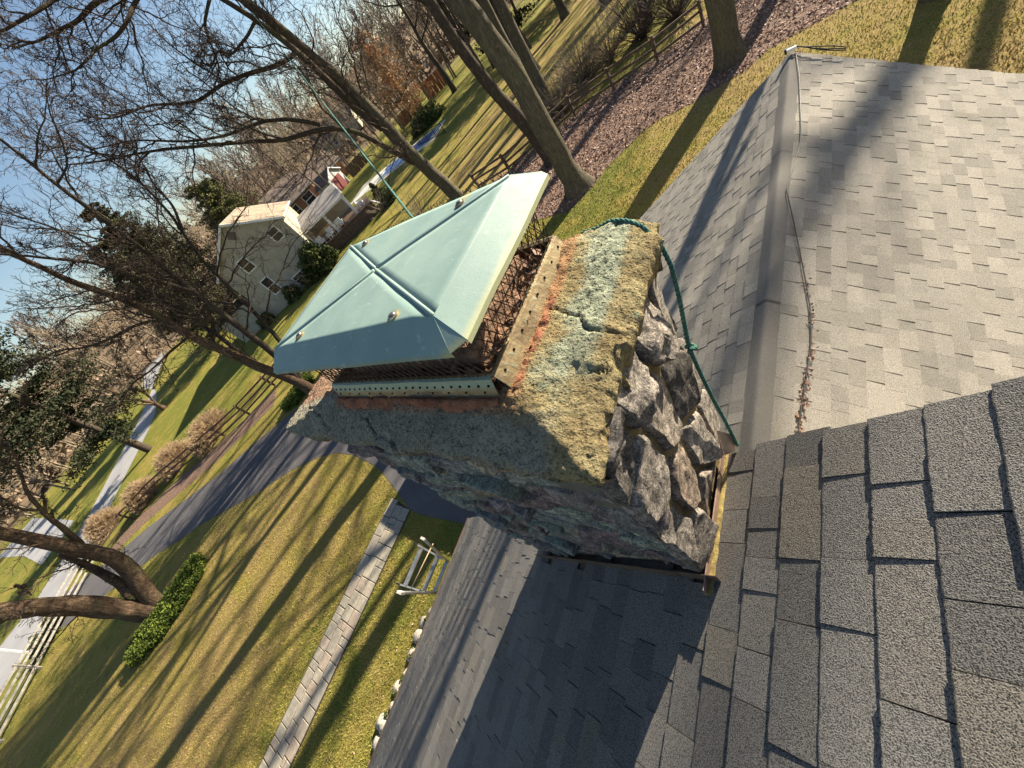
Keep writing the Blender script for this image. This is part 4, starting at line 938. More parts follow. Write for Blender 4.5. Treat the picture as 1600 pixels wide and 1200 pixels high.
def make_tree(label, base, limbs, seed, levels, bark_key='bark', twig_key='twig', group=None, name='bare_tree', trunk_idx=1, rough=.02, flr=1.6, sides=12, cat='tree', branch_key=None, from_trunk=True, cull=False):
    """limbs: the trunk first, then main limbs; levels grow the rest"""
    r = np.random.default_rng(seed); t = thing(name, label, cat, tuple(base), group)
    P, Rr = limbs_arrays(limbs, r); Rt = Rr.copy(); Rt[:trunk_idx] = flare(P[:trunk_idx] - np.array([0, 0, base[2]]), Rr[:trunk_idx], flr)
    V, Q = polytubes(P[:trunk_idx], Rt[:trunk_idx], sides); V = roughen(V, rough, 2.2)
    add('trunk', mesh('trunk', V, [Q], True), M[bark_key], t)
    if len(limbs) > trunk_idx:
        for i in range(trunk_idx, len(limbs)):
            V, Q = polytubes(P[i:i+1], Rr[i:i+1], 8); add('limb', mesh('limb', roughen(V, rough*.4, 3), [Q], True), M[branch_key or bark_key], t)
    br, tw = [], []; cp, cr = (P, Rr) if from_trunk else (P[trunk_idx:], Rr[trunk_idx:])
    for li, kw in enumerate(levels):
        kw = dict(kw); sd_ = kw.pop('sides', 3); kk = kw.pop('k'); cp, cr = sprout(cp, cr, kk, r, **kw)
        if cull and li > 0: k_ = near_view(cp[:, -1]); cp, cr = cp[k_], cr[k_]
        (br if li < 1 else tw).append(polytubes(cp, cr, sd_))
    V, Q = join(br); add('branches', mesh('branches', V, [Q], True), M[branch_key or bark_key], t, kind='stuff')
    if tw: V, Q = join(tw); add('twigs', mesh('twigs', V, [Q]), M[twig_key], t, kind='stuff')
    return t
def px_limb(base, pts, offs=None):
    return [VP(base, px, py, 0 if offs is None else offs[i]) for i, (px, py) in enumerate(pts)]
g0 = lambda px, py: G(px, py, 0.0)
LV = lambda k1=9, k2=7, k3=6, k4=3, s=1.0, gn=.05: [dict(k=k1, ratio=.46*s, ang=50, L=14, rr=.022, wig=.12, up=.10, tmin=.18, sides=6, rmin=.020, gnarl=gn*1.4),
    dict(k=k2, ratio=.50, ang=50, L=8, rr=.015, wig=.16, up=.06, tmin=.12, sides=4, rmin=.013, gnarl=gn*2),
    dict(k=k3, ratio=.52, ang=48, L=4, rr=.010, wig=.28, up=.05, tmin=.12, sides=3, rmin=.0095, gnarl=gn*2.4),
    dict(k=k4, ratio=.55, ang=44, L=2, rr=.007, wig=.26, up=.04, tmin=.15, sides=3, rmin=.0072, gnarl=gn*2.4)]

# the great trunk behind the cap's far corner, and its darker neighbour
b = g0(905, 294)
tr = px_limb(b, [(905, 296), (860, 222), (831, 167), (791, 100), (752, 50), (713, 0), (640, -110), (560, -240)]); tr[0] = b + np.array([0, 0, -.1]); tr.append(tr[-1] + (tr[-1] - tr[-2])*2.4)
lim = [(tr, .47, .28)]
lim += [([tr[-2], tr[-2] + np.array([dx, dy, dz])*.5 + rng.normal(0, .3, 3), tr[-2] + np.array([dx, dy, dz])], .20, .05) for dx, dy, dz in ((4, -3, 7), (-4, 3, 8), (1, 5, 8), (5, 3, 6), (-3, -4, 9))]
make_tree('large grey brown trunk rising just past the far corner of the copper cap', b, lim, 3, LV(8, 6, 4, 2), 'bark', trunk_idx=1, rough=.05, flr=1.75, sides=20, from_trunk=False)
b = g0(864, 254)
tr = px_limb(b, [(866, 259), (846, 228), (813, 185), (783, 154), (748, 112), (710, 60), (675, 8), (620, -80)]); tr[0] = b + np.array([0, 0, -.1])
lim = [(tr, .36, .20)] + [([tr[-1], tr[-1] + np.array([dx, dy, dz])*.5 + rng.normal(0, .3, 3), tr[-1] + np.array([dx, dy, dz])], .14, .04) for dx, dy, dz in ((3, 2, 7), (-3, 1, 8), (-1, -3, 7))]
make_tree('dark leaning trunk close behind the large grey brown trunk', b, lim, 4, LV(8, 6, 4, 2), 'bark_dark', rough=.03, flr=1.3, sides=14, from_trunk=False)
# the trunk by the wing's far gable
b = g0(1141, 96)
tr = px_limb(b, [(1142, 100), (1139, 85), (1131, 45), (1123, 0), (1104, -110), (1085, -240), (1062, -420)]); tr[0] = b + np.array([0, 0, -.1]); tr.append(tr[-1] + (tr[-1] - tr[-2])/np.linalg.norm(tr[-1] - tr[-2])*4.5)
lim = [(tr, .52, .33)] + [([tr[k], tr[k] + np.array([dx, dy, dz])*.5 + rng.normal(0, .3, 3), tr[k] + np.array([dx, dy, dz])], .18, .04) for k, dx, dy, dz in ((-2, 4, -2, 6), (-2, -4, 1, 6), (-1, 3, 3, 8), (-1, -3, -3, 8), (-1, 0, 2, 9), (-1, 5, -3, 6))]
make_tree('straight furrowed trunk standing in dead leaves nearest the lower roof', b, lim, 5, LV(8, 6, 4, 2), 'bark', rough=.05, flr=1.35, sides=20, from_trunk=False)
# the forked tree above the cap
b = g0(722, 318)
tr = px_limb(b, [(724, 322), (707, 298), (680, 275), (650, 250), (620, 217), (590, 180), (545, 135), (500, 98), (455, 60), (405, 22), (350, -25), (290, -80)]); tr[0] = b + np.array([0, 0, -.1])
lim = [(tr, .46, .17)]
for p, o, a, c in (
    (((598, 200), (560, 175), (515, 128), (467, 83), (425, 50), (380, 18), (330, -10), (270, -50)), (0, .3, .6, 1, 1, 1.5, 2, 2), .24, .07),
    (((648, 255), (625, 243), (600, 228), (575, 212), (562, 205), (535, 200), (505, 192), (470, 210), (440, 225), (400, 218), (350, 222), (300, 226), (233, 232), (170, 250), (100, 258)), (0, .3, .8, 1, 1.2, 1.4, 1.6, 2, 2, 2.5, 2.5, 3, 3, 3, 3), .17, .03),
    (((500, 195), (455, 183), (410, 186), (350, 212), (277, 222), (210, 215), (140, 235)), (1.6, 2, 2, 2, 3, 3, 4), .11, .025),
    (((470, 75), (450, 98), (400, 112), (345, 130), (320, 155), (280, 167), (240, 158), (205, 178), (160, 192), (130, 180)), (.5, 1, 1, 2, 2, 2, 2, 2, 3, 3), .12, .025),
    (((405, 22), (385, 60), (360, 90), (340, 75), (330, 110), (310, 90)), (.5, 1, 1.5, 2, 2, 2), .08, .02),
    (((270, -50), (200, -20), (143, 5), (128, 30), (100, 45), (60, 65), (20, 75)), (2, 3, 4, 4, 5, 5, 6), .15, .03),
    (((290, -80), (200, -60), (120, -25), (77, 4), (40, 25), (0, 50), (-60, 75)), (0, 2, 4, 5, 6, 6, 6), .15, .03),
    (((240, -35), (210, 0), (197, 35), (185, 60), (160, 68), (140, 85), (120, 110), (70, 125)), (2, 3, 4, 4, 4, 5, 5, 5), .10, .02),
    (((330, -10), (318, 40), (330, 70), (345, 110), (330, 150), (340, 185)), (2, 2, 2, 2, 3, 3), .07, .015)):
    lim.append((px_limb(b, p, o), a, c))
make_tree('leaning forked bare tree directly behind the copper cap with limbs across the sky', b, lim, 12, LV(12, 9, 6, 4, .95, .12), 'bark', branch_key='bark_dark', rough=.03, flr=1.2, sides=16, cull=True)  # limb colour darkened to carry their silhouette against the sky
# several stems beside the cap's near left corner
b = g0(492, 612)
tr = px_limb(b, [(494, 614), (470, 597), (440, 585), (400, 573), (350, 548), (300, 530), (262, 499), (225, 482), (190, 466), (150, 455), (113, 446), (60, 420), (10, 392), (-60, 350)], [0, 0, 0, 0, 0, 0, 0, 0, 0, 0, 0, .5, .5, 1]); tr[0] = b + np.array([0, 0, -.1])
lim = [(tr, .30, .07)]
for p, o, a, c in (
    (((470, 597), (436, 556), (387, 520), (343, 487), (300, 455), (262, 424), (232, 400), (205, 375), (170, 350), (120, 312), (60, 268), (0, 215), (-50, 180)), (0, .2, .4, .5, .5, .5, .5, .5, .5, 1, 1, 1, 1), .20, .04),
    (((468, 592), (443, 535), (404, 496), (361, 453), (313, 407), (285, 360), (255, 320), (225, 290), (195, 262), (150, 240), (100, 205)), (0, -.4, -.8, -1, -1, -1, -1.5, -1.5, -1.5, -2, -2), .14, .03),
    (((300, 455), (250, 440), (200, 430), (150, 410), (100, 405), (40, 400), (-40, 395)), (.5, .8, 1, 1, 1, 1.5, 1.5), .11, .03),
    (((262, 499), (215, 505), (170, 530), (130, 545), (90, 545), (50, 570)), (0, .5, 1, 1, 1, 1), .08, .02),
    (((293, 527), (262, 552), (235, 580), (205, 600), (185, 640)), (0, .5, 1, 1, 1.5), .06, .015),
    (((400, 573), (330, 520), (270, 480), (200, 440), (140, 380), (70, 350), (0, 330)), (0, -.5, -.8, -1, -1, -1, -1), .12, .025),
    (((285, 360), (270, 320), (240, 290), (215, 240), (185, 215), (140, 200)), (-1, -1, -1.5, -2, -2, -2), .07, .015)):
    lim.append((px_limb(b, p, o), a, c))
make_tree('many stemmed bare tree reaching out left of the cap over the green ivy', b, lim, 13, LV(12, 9, 6, 4, .85, .11), 'bark_brown', branch_key='bark_dark', trunk_idx=1, rough=.02, flr=1.3, sides=14, cull=True)  # stems above the trunk darkened in colour as silhouettes on the sky
# the thick twin trunk in the lawn bed
b = g0(248, 952)
tr = px_limb(b, [(250, 956), (225, 955), (190, 955), (150, 948), (100, 948), (50, 949), (0, 958), (-60, 965), (-150, 960), (-260, 930)], [0, 0, 0, 0, 0, 0, 0, -.5, -1, -1]); tr[0] = b + np.array([0, 0, -.1])
lim = [(tr, .46, .26)]
for p, o, a, c in (
    (((248, 948), (225, 925), (205, 890), (180, 868), (140, 862), (100, 851), (50, 842), (0, 832), (-70, 815), (-160, 780)), (0, .2, .3, .4, .4, .5, .5, .5, 1, 1), .40, .17),
    (((205, 930), (190, 912), (165, 898), (130, 880), (95, 868)), (.1, -.1, -.2, -.3, -.4), .24, .10),
    (((128, 851), (108, 833), (75, 806), (65, 797), (45, 772), (38, 750), (25, 712), (10, 690)), (.4, .6, .8, .8, 1, 1, 1, 1), .12, .03),
    (((72, 804), (70, 785), (65, 765), (72, 752), (90, 745), (108, 742)), (.8, .9, 1, 1, 1, 1), .055, .02),
    (((66, 797), (40, 798), (18, 788), (0, 775), (-20, 760)), (.8, .8, 1, 1, 1), .055, .02),
    (((30, 950), (-20, 985), (-70, 1010), (-120, 1040)), (0, 0, .5, 1), .14, .05),
    (((50, 930), (40, 920), (27, 914)), (0, .1, .2), .03, .015),
    (((-60, 815), (-90, 740), (-100, 660), (-60, 560)), (1, 1, 1, 1), .12, .03),
    (((0, 832), (-30, 790), (-20, 740), (0, 700), (10, 640)), (.5, .5, 1, 1, 1), .08, .02)):
    lim.append((px_limb(b, p, o), a, c))
make_tree('thick twin trunked brown tree growing out of the green bed on the front lawn', b, lim, 14, LV(7, 7, 5, 4, .6, .09), 'bark_brown', rough=.07, flr=1.25, sides=20, cull=True)
# small tree by the street
b = g0(258, 638); 
lim = [(px_limb(b, [(259, 639), (235, 628), (205, 624), (170, 610), (140, 590)]), .24, .05)] + [(px_limb(b, p, o), .12, .02) for p, o in ((((250, 634), (230, 618), (210, 605), (180, 600)), (0, -1, -1, -2)), (((240, 631), (215, 632), (190, 620), (165, 622)), (0, 1, 1, 2)), (((245, 632), (225, 610), (205, 585), (190, 560)), (0, 0, 1, 1)))]
make_tree('small bare tree at the edge of the street verge behind the dark evergreen', b, lim, 15, [dict(k=9, ratio=.5, ang=45, L=9, rr=.03, wig=.12, up=.1, sides=4, rmin=.02), dict(k=8, ratio=.5, ang=45, L=6, rr=.02, wig=.15, sides=3, rmin=.014), dict(k=5, ratio=.5, ang=45, L=4, rr=.015, wig=.15, sides=3, rmin=.012)], 'bark_brown', 'twig_pale', rough=.02)

def bare(base, h, seed, r0, label, lean=(0, 0), spread=.45, bark_key='bark', twig_key='twig', group=None, k=(9, 7, 6), tw=.012, first=.3, name='bare_tree'):
    r = np.random.default_rng(seed); base = np.asarray(base, float)
    ln = np.array([lean[0], lean[1], 0])*h; tr = [base + np.array([0, 0, -.1])] + [base + ln*f + np.array([r.normal(0, .012)*h, r.normal(0, .012)*h, h*f]) for f in (.2, .4, .6, .8, 1.0)]
    lim = [(tr, r0, r0*.15)]
    for i in range(7):
        f = first + (.92 - first)*i/7 + r.uniform(0, .06); p0 = base + ln*f + np.array([0, 0, h*f]); a = r.uniform(0, 2*np.pi); d = np.array([math.cos(a), math.sin(a), 0])*h*spread*(1.1 - f*.7); up = np.array([0, 0, h*.30*(1.1 - f*.5)])
        lim.append(([p0, p0 + d*.4 + up*.25, p0 + d*.8 + up*.7, p0 + d + up], r0*.40*(1.1-f*.6), r0*.06))
    return make_tree(label, base, lim, seed, [dict(k=k[0], ratio=.42, ang=46, L=7, rr=.022, wig=.12, up=.14, sides=5, rmin=tw*1.6), dict(k=k[1], ratio=.5, ang=44, L=5, rr=.014, wig=.15, up=.08, sides=3, rmin=tw), dict(k=k[2], ratio=.52, ang=42, L=3, rr=.009, wig=.2, sides=3, rmin=tw*.75)], bark_key, twig_key, group, name, rough=.03, flr=1.4, sides=10, from_trunk=False)
def copy_tree(t, loc, rz, sc, label):
    c = t.copy(); COL.objects.link(c); c.location = loc; c.rotation_euler.z = rz; c.scale = (sc, sc, sc); c['label'] = label
    for ch in list(t.children):
        d = ch.copy(); COL.objects.link(d); d.parent = c; d.matrix_parent_inverse = ch.matrix_parent_inverse
        for q in list(ch.children): e = q.copy(); COL.objects.link(e); e.parent = d
    return c
# trees of the yards beyond
bg = [((711, 143), 17, .40, 'slim dark trunk in front of the red board fence', 'bark_dark'),
      ((752, 118), 20, .55, 'dark trunk at the end of the red board fence', 'bark_dark'),
      ((838, 112), 25, .42, 'twiggy trunk standing just right of the leaning pair at the far lawn', 'bark_dark'),
      ((806, 78), 27, .50, 'dark trunk at the far edge of the back lawn above the leaning pair', 'bark_dark'),
      ((884, 26), 26, .45, 'distant trunk at the top edge of the yellow back lawn', 'bark_dark'),
      ((1012, 36), 25, .32, 'thin trunk in the brush behind the split rail fence', 'bark_dark')]
first = None
for i, (q, h, r0, lab, bk) in enumerate(bg):
    p = g0(*q); t = bare(p, h, 50 + i, r0, lab, (-.01 + .02*(i % 2), 0), .38, bk, 'twig', 'trunks in the yards beyond', (8, 6, 4), .012)
    if i == 0: first = t
# trees out of the frame on the sunny side whose shadows reach the lawns and roofs
out = [((2.6, 19.5), 19, .36, 'bare tree beside the right hand lawn'), ((10.6, 43), 27, .46, 'tall bare tree far beyond the leaf bed'), ((-1.2, 30), 22, .40, 'tall bare tree behind the rail fence'),
       ((-3.5, 45), 28, .52, 'tall bare tree far up the back lawn'), ((-7.2, 47.5), 28, .58, 'taller bare tree far up the back lawn'), ((-11.6, 45), 28, .50, 'bare tree at the top of the back lawn'), ((-15.6, 46.5), 28, .56, 'thick bare tree at the top of the back lawn'), ((-14.5, 27), 25, .40, 'bare tree in the rail fence line'), ((-17.5, 31.5), 21, .42, 'bare tree on the back lawn')]
for i, (q, h, r0, lab) in enumerate(out):
    bare((q[0], q[1], 0), h, 80 + i, r0, lab, (.01*(-1)**i, 0.01), (.16 if i in (0, 1) else .42), 'bark', 'twig', None, (5, 4, 3) if i == 0 else (7, 5, 3), .012, .52)
# ------------------------------------------------------------------ evergreens and leafy things
def clumps(centres, radii, n_per, size, r, squash=1.0, droop=0.0):
    """leaf-sized faces scattered through clumps; returns verts, quads, var"""
    Cs = np.repeat(np.asarray(centres), n_per, 0); Rs = np.repeat(np.asarray(radii), n_per); n = len(Cs)
    d = r.normal(0, 1, (n, 3)); d /= np.linalg.norm(d, axis=1, keepdims=True); rad = Rs*r.uniform(.25, 1.0, n)**.6; p = Cs + d*rad[:, None]*np.array([1, 1, squash]); p[:, 2] -= droop*rad
    V, F, va = leaves(p[:, 0], p[:, 1], p[:, 2], size, r, .8)
    cv = np.repeat(np.repeat(r.random(len(radii)), n_per), 4); return V, F, va*.6 + cv*.4
def evergreen(base, h, rad, seed, label, leaf='needles', bare_h=.12, size=.11, n_br=150, per=150, bark_key='bark_dark', group=None, ragged=.35, name='evergreen_tree', shape=1.0):
    r = np.random.default_rng(seed); base = np.asarray(base, float); t = thing(name, label, 'tree', tuple(base), group)
    P = np.array([[base + np.array([0, 0, -.1]), base + np.array([0, 0, h*.5]), base + np.array([.02*h, .01*h, h])]]); P = np.stack([resample(P[0], 14, r, .01)]); V, Q = polytubes(P, np.linspace(.022*h, .004*h, 14)[None], 8)
    add('trunk', mesh('trunk', V, [Q], True), M[bark_key], t)
    f = bare_h + (1-bare_h)*r.random(n_br)**.9; a = r.uniform(0, 2*np.pi, n_br); ln = rad*(1-((f-bare_h)/(1-bare_h))**1.2*.92)**shape*r.uniform(1-ragged, 1+ragged*.4, n_br)*np.minimum(1, .55 + (f-bare_h)*4)
    st = np.stack([np.full(n_br, base[0]), np.full(n_br, base[1]), base[2] + h*f], 1); d = np.stack([np.cos(a), np.sin(a), r.uniform(-.25, .25, n_br)], 1)
    B = np.stack([st + d*(ln*s)[:, None] + np.array([0, 0, -.06*s*s])*ln[:, None] for s in np.linspace(0, 1, 5)], 1); V, Q = polytubes(B, np.linspace(1, .3, 5)[None]*(.014*ln + .01)[:, None], 4)
    add('branches', mesh('branches', V, [Q]), M[bark_key], t)
    cs, rs = [], []
    for s in (.4, .62, .82, 1.0): cs.append(B[:, 0]*(1-s) + B[:, 4]*s + r.normal(0, .04, (n_br, 3))*ln[:, None]); rs.append(ln*.22 + .12)
    V, F, va = clumps(np.concatenate(cs), np.concatenate(rs), per // 4, size, r, .55, .15)
    add('foliage', mesh('foliage', V, [F], var=va), M[leaf], t, kind='stuff'); return t
def bush(base, rx, ry, h, seed, label, leaf='leaves_green', n=60, per=70, size=.07, name='shrub', group=None, rot=0.0, cat='shrub'):
    r = np.random.default_rng(seed); base = np.asarray(base, float); t = thing(name, label, cat, tuple(base), group)
    d = r.normal(0, 1, (n, 3)); d /= np.linalg.norm(d, axis=1, keepdims=True); d[:, 2] = np.abs(d[:, 2]); c = d*r.uniform(.45, .9, n)[:, None]*np.array([rx, ry, h])
    cr, sr_ = math.cos(rot), math.sin(rot); c = np.stack([c[:, 0]*cr - c[:, 1]*sr_, c[:, 0]*sr_ + c[:, 1]*cr, c[:, 2]], 1) + base
    B = np.stack([np.repeat(base[None], n, 0) + (c - base)*s for s in np.linspace(0, 1, 4)], 1); V, Q = polytubes(B, np.linspace(.02, .006, 4)[None].repeat(n, 0), 4); add('stems', mesh('stems', V, [Q]), M['bark_brown'], t)
    V, F, va = clumps(c, np.full(n, min(rx, ry, h)*.38), per, size, r, .8); V[:, 2] = np.maximum(V[:, 2], .01)
    add('foliage', mesh('foliage', V, [F], var=va), M[leaf], t, kind='stuff'); return t
def twig_bush(base, rx, ry, h, seed, label, key='twig_bush', n=420, rot=0.0, group=None, rmin=.010, cat='shrub', name='twiggy_shrub', lv=5):
    r = np.random.default_rng(seed); base = np.asarray(base, float); t = thing(name, label, cat, tuple(base), group)
    d = r.normal(0, 1, (n, 3)); d[:, 2] = np.abs(d[:, 2]) + .15; d /= np.linalg.norm(d, axis=1, keepdims=True); e = d*r.uniform(.84, .98, n)[:, None]*np.array([rx, ry, h])
    cr, sr_ = math.cos(rot), math.sin(rot); e = np.stack([e[:, 0]*cr - e[:, 1]*sr_, e[:, 0]*sr_ + e[:, 1]*cr, e[:, 2]], 1) + base
    B = np.stack([base + (e - base)*s + r.normal(0, .02, (n, 3))*h for s in np.linspace(0, 1, 4)], 1); Rr = np.linspace(.02, rmin, 4)[None].repeat(n, 0)
    V1 = polytubes(B, Rr, 3); Q2, R2 = sprout(B, Rr, lv, r, .22, 46, 2, .01, .18, .02, .35, 1.0, rmin=rmin); V2 = polytubes(Q2, R2, 3); V, Q = join([V1]); add('stems', mesh('stems', V, [Q]), M[key], t)
    V, Q = join([V2]); add('twigs', mesh('twigs', V, [Q]), M[key], t, kind='stuff'); return t

evergreen(g0(234, 703), 17.5, 6.3, 21, 'big dark evergreen with a bare lower trunk leaning over the street', 'needles', .20, .125, 135, 330, shape=.55, ragged=.7)
evergreen(np.array([-72, 21, 0.]), 19, 6.5, 22, 'olive brown ragged evergreen left of the tan house', 'needles_mid', .05, .13, 180, 260, shape=.7)
evergreen(np.array([-64, 15.5, 0.]), 15, 5.2, 23, 'olive brown evergreen in front of the porch side of the tan house', 'needles_mid', .08, .13, 160, 240, shape=.7)
evergreen(np.array([-69, 31, 0.]), 14, 5.5, 24, 'olive green sunlit evergreen behind the tan house gable', 'needles_olive', .05, .13, 160, 250, shape=.6)
evergreen(np.array([-95, 46, 0.]), 15, 5.0, 25, 'olive evergreen between the tan house and the brick house', 'needles_olive', .05, .2, 110, 140, shape=.7)
evergreen(g0(790, 95) + np.array([-3, 8, 0]), 17, 5.0, 27, 'dark evergreen at the far edge of the back lawn', 'needles', .06, .2, 110, 130, shape=.6)
evergreen(g0(850, 45) + np.array([0, 10, 0]), 16, 5.0, 28, 'dark evergreen beyond the twiggy trunk at the top of the lawn', 'needles', .06, .2, 110, 130, shape=.6)
# copper-leaved beech by the red fence
b = g0(652, 196) + np.array([-5, 7, 0.]); t = bare(b, 15, 61, .30, 'beech still holding tan and orange dead leaves before the red fence', (0, 0), .45, 'bark', 'twig_pale', None, (9, 7, 5), .012, .15, name='beech_tree')
r = np.random.default_rng(62); n = 240; a = r.uniform(0, 2*np.pi, n); hh = r.uniform(1.2, 12.5, n); rad = r.uniform(.5, 5.6, n)*np.clip(1.15 - hh/15, .2, 1); c = np.stack([b[0] + rad*np.cos(a), b[1] + rad*np.sin(a), hh], 1)
V, F, va = clumps(c, np.full(n, .75), 42, .14, r, .5); add('foliage', mesh('foliage', V, [F], var=va), M['tan_leaf'], t, kind='stuff')
for i in range(6):
    bush((-7.74 + .05*math.sin(i*2.3), -1.68 - i*.42, 0), .17, .15, .22, 300 + i, f'small dark border plant {("nearest the ladder", "second from the ladder", "third from the ladder", "third from the near end", "second from the near end", "at the near end")[i]} among the rocks below the eave', 'leaves_dark', 12, 24, .03, 'border_plant', group='dark plants among the edging rocks', cat='plant')
# ground cover bed under the twin trunk, ivy under the many stemmed tree
def cover(a, b, w, h, n, seed, name, size, dens):
    r = np.random.default_rng(seed); a, b = np.asarray(a), np.asarray(b); s = r.random(n); d = b - a; nrm = np.array([-d[1], d[0], 0]); nrm /= np.linalg.norm(nrm); q = r.uniform(-1, 1, n)*w*(1 - .75*(2*s - 1)**4); c = a + d*s[:, None] + nrm*q[:, None]; c[:, 2] = h*(.2 + .65*r.random(n)**1.5)*(1 - .6*(q/w)**2)
    V, F, va = clumps(c, h*r.uniform(.25, .55, n), dens, size, r, .8); V[:, 2] = np.maximum(V[:, 2], .012); add(name, mesh(name, V, [F], var=va), M['leaves_green'], kind='stuff')
cover(g0(322, 876), g0(216, 1030), .95, .62, 460, 31, 'ground_cover', .05, 70)
cover(g0(486, 590), g0(452, 640), .9, .5, 160, 32, 'ivy_cover', .065, 80)
for i, (q, rx, ry, h, lab) in enumerate((((176, 824), 1.9, 1.35, 1.75, 'round tan leafless shrub at the lower end of the fence row'), ((234, 776), 1.8, 1.35, 1.7, 'round tan leafless shrub second from the lower end of the fence row'),
        ((284, 722), 2.1, 1.4, 1.8, 'wide tan leafless shrub in the middle of the fence row'), ((337, 680), 2.6, 1.5, 1.8, 'broad tan leafless shrub at the upper end of the fence row'))):
    twig_bush(g0(*q), rx, ry, h, 40 + i, lab, rot=-.85, group='round shrubs along the street fence', n=560, rmin=.010, lv=14)
for i, (q, rx, h, n) in enumerate((((915, 128), 2.8, 2.8, 220), ((880, 175), 2.6, 2.4, 240), ((955, 95), 2.4, 3.0, 110), ((1005, 60), 3.0, 4.2, 150), ((1060, 30), 3.0, 4.0, 130))):
    twig_bush(g0(*q), rx, rx, h, 60 + i, ['tangled bare brush against the rail fence below the dark trunk', 'tangled bare brush right of the great trunk', 'tangled bare brush half way along the rail fence', 'tall bare brush at the upper end of the rail fence', 'tall bare brush at the top edge above the leaf bed'][i], 'twig_pale' if i in (0, 1, 2) else 'twig', n, rmin=.006, lv=9)
twig_bush(g0(835, 150), 1.6, 1.6, 2.6, 66, 'pale twig thicket round the foot of the twiggy trunk', 'twig_pale', 160, rmin=.008, lv=7)
for i, (q, lab) in enumerate((((662, 342), 'sprawling pale bare shrub just behind the cap below the taut rope'), ((548, 372), 'straggling pale shrub by the deck wall'), ((600, 330), 'leafless pale sapling between the cap and the pool'))):
    twig_bush(g0(*q), 1.7, 1.7, 2.6, 70 + i, lab, 'twig_pale', 34, rmin=.007, lv=9)

# ------------------------------------------------------------------ fences
def rail_fence(name, label, pts, h, n_rail, mat, spacing=2.6, pw=.13, rw=.11, cat='fence', rlo=.3, sag=.03, seed=0):
    t = thing(name, label, cat, (pts[0][0], pts[0][1], 0)); r = random.Random(seed)
    P = np.asarray(pts, float)[:, :2]; d = np.r_[0, np.cumsum(np.hypot(*np.diff(P, axis=0).T))]; n = max(2, int(round(d[-1]/spacing)) + 1); s = np.linspace(0, d[-1], n); Q = np.stack([np.interp(s, d, P[:, i]) for i in (0, 1)], 1)
    for i in range(n):
        mb = MB(); mb.bar((Q[i, 0], Q[i, 1], -.1), (Q[i, 0] + r.uniform(-.03, .03), Q[i, 1] + r.uniform(-.03, .03), h + r.uniform(0, .06)), pw, pw, (1, 0, 0)); mb.build('post', mat, t)
    for i in range(n-1):
        for k in range(n_rail):
            z = rlo + (h - .12 - rlo)*k/(n_rail-1); a, b = Q[i], Q[i+1]; e = (b-a)/np.hypot(*(b-a))*.10
            mb = MB(); mb.bar((a[0]-e[0], a[1]-e[1], z + r.uniform(-sag, sag)), (b[0]+e[0], b[1]+e[1], z + r.uniform(-sag, sag)), rw*.55, rw, (0, 0, 1)); mb.build('rail', mat, t)
    return t
rail_fence('split_rail_fence', 'dark split rail fence running along the tan shrubs by the street', [g0(*q) for q in ((470, 560), (440, 592), (383, 655), (333, 698), (284, 737), (238, 779), (200, 822), (168, 866))], 1.15, 3, M['fence_wood'], 2.7)
rail_fence('split_rail_fence', 'weathered split rail fence between the leaf bed and the yellow back lawn', [g0(*q) for q in ((752, 296), (797, 270), (850, 225), (905, 176), (980, 127), (1042, 87), (1100, 42))], 1.2, 3, M['fence_wood'], 2.6, .14, .12, sag=.06, seed=4)
rail_fence('white_rail_fence', 'pale grey painted rail fence in the lower left corner by the street', [(-41.5, -9.2), (-38.3, -12.2), (-35.4, -14.6), (-31.8, -17.6), (-28, -20.8)], 1.25, 4, M['fence_grey'], 3.4, .12, .12, sag=.0)
pst = thing('marker_post', 'single white post beside the street near the lower left corner', 'post', tuple(g0(50, 1020)))
p = g0(50, 1020); mb = MB(); mb.bar((p[0], p[1], -.1), (p[0], p[1], 1.75), .10, .10, (1, 0, 0)); mb.build('shaft', M['white_paint'], pst); mb = MB(); mb.bar((p[0], p[1], 1.75), (p[0], p[1], 1.80), .14, .14, (1, 0, 0)); mb.build('cap', M['white_paint'], pst)
bush((-38.9, -12.9, 0), 2.3, .75, 1.0, 33, 'dark low hedge growing through the pale rail fence', 'leaves_dark', 70, 60, .10, 'hedge', rot=-.72, cat='hedge')
def board_fence(name, label, pts, h, mat, bw=.55, seed=0):
    t = thing(name, label, 'fence', (pts[0][0], pts[0][1], 0)); r = random.Random(seed); P = np.asarray(pts, float)[:, :2]
    for a, b in zip(P[:-1], P[1:]):
        L_ = np.hypot(*(b-a)); n = max(1, int(L_/bw)); e = (b-a)/L_
        for i in range(n):
            p, q = a + e*L_*i/n, a + e*(L_*(i+1)/n - .025); mb = MB(); mb.bar((p[0], p[1], h/2 + r.uniform(-.03, .03)), (q[0], q[1], h/2 + r.uniform(-.03, .03)), .03, h, (0, 0, 1)); mb.build('board', mat, t)
        nrm = np.array([-e[1], e[0]])*.04
        for z in (.4, h - .35): mb = MB(); mb.bar((*(a+nrm), z), (*(b+nrm), z), .05, .10); mb.build('rail', mat, t)
    return t
board_fence('board_fence', 'red brown board fence past the pool near the orange leaved beech', [g0(628, 202), g0(661, 168)], 1.9, M['fence_red'], .45)
board_fence('board_fence', 'taller red brown board fence to the right of the first red one', [g0(661, 166) + np.array([1, 1, 0]), g0(700, 131)], 2.6, M['fence_red'], .45)
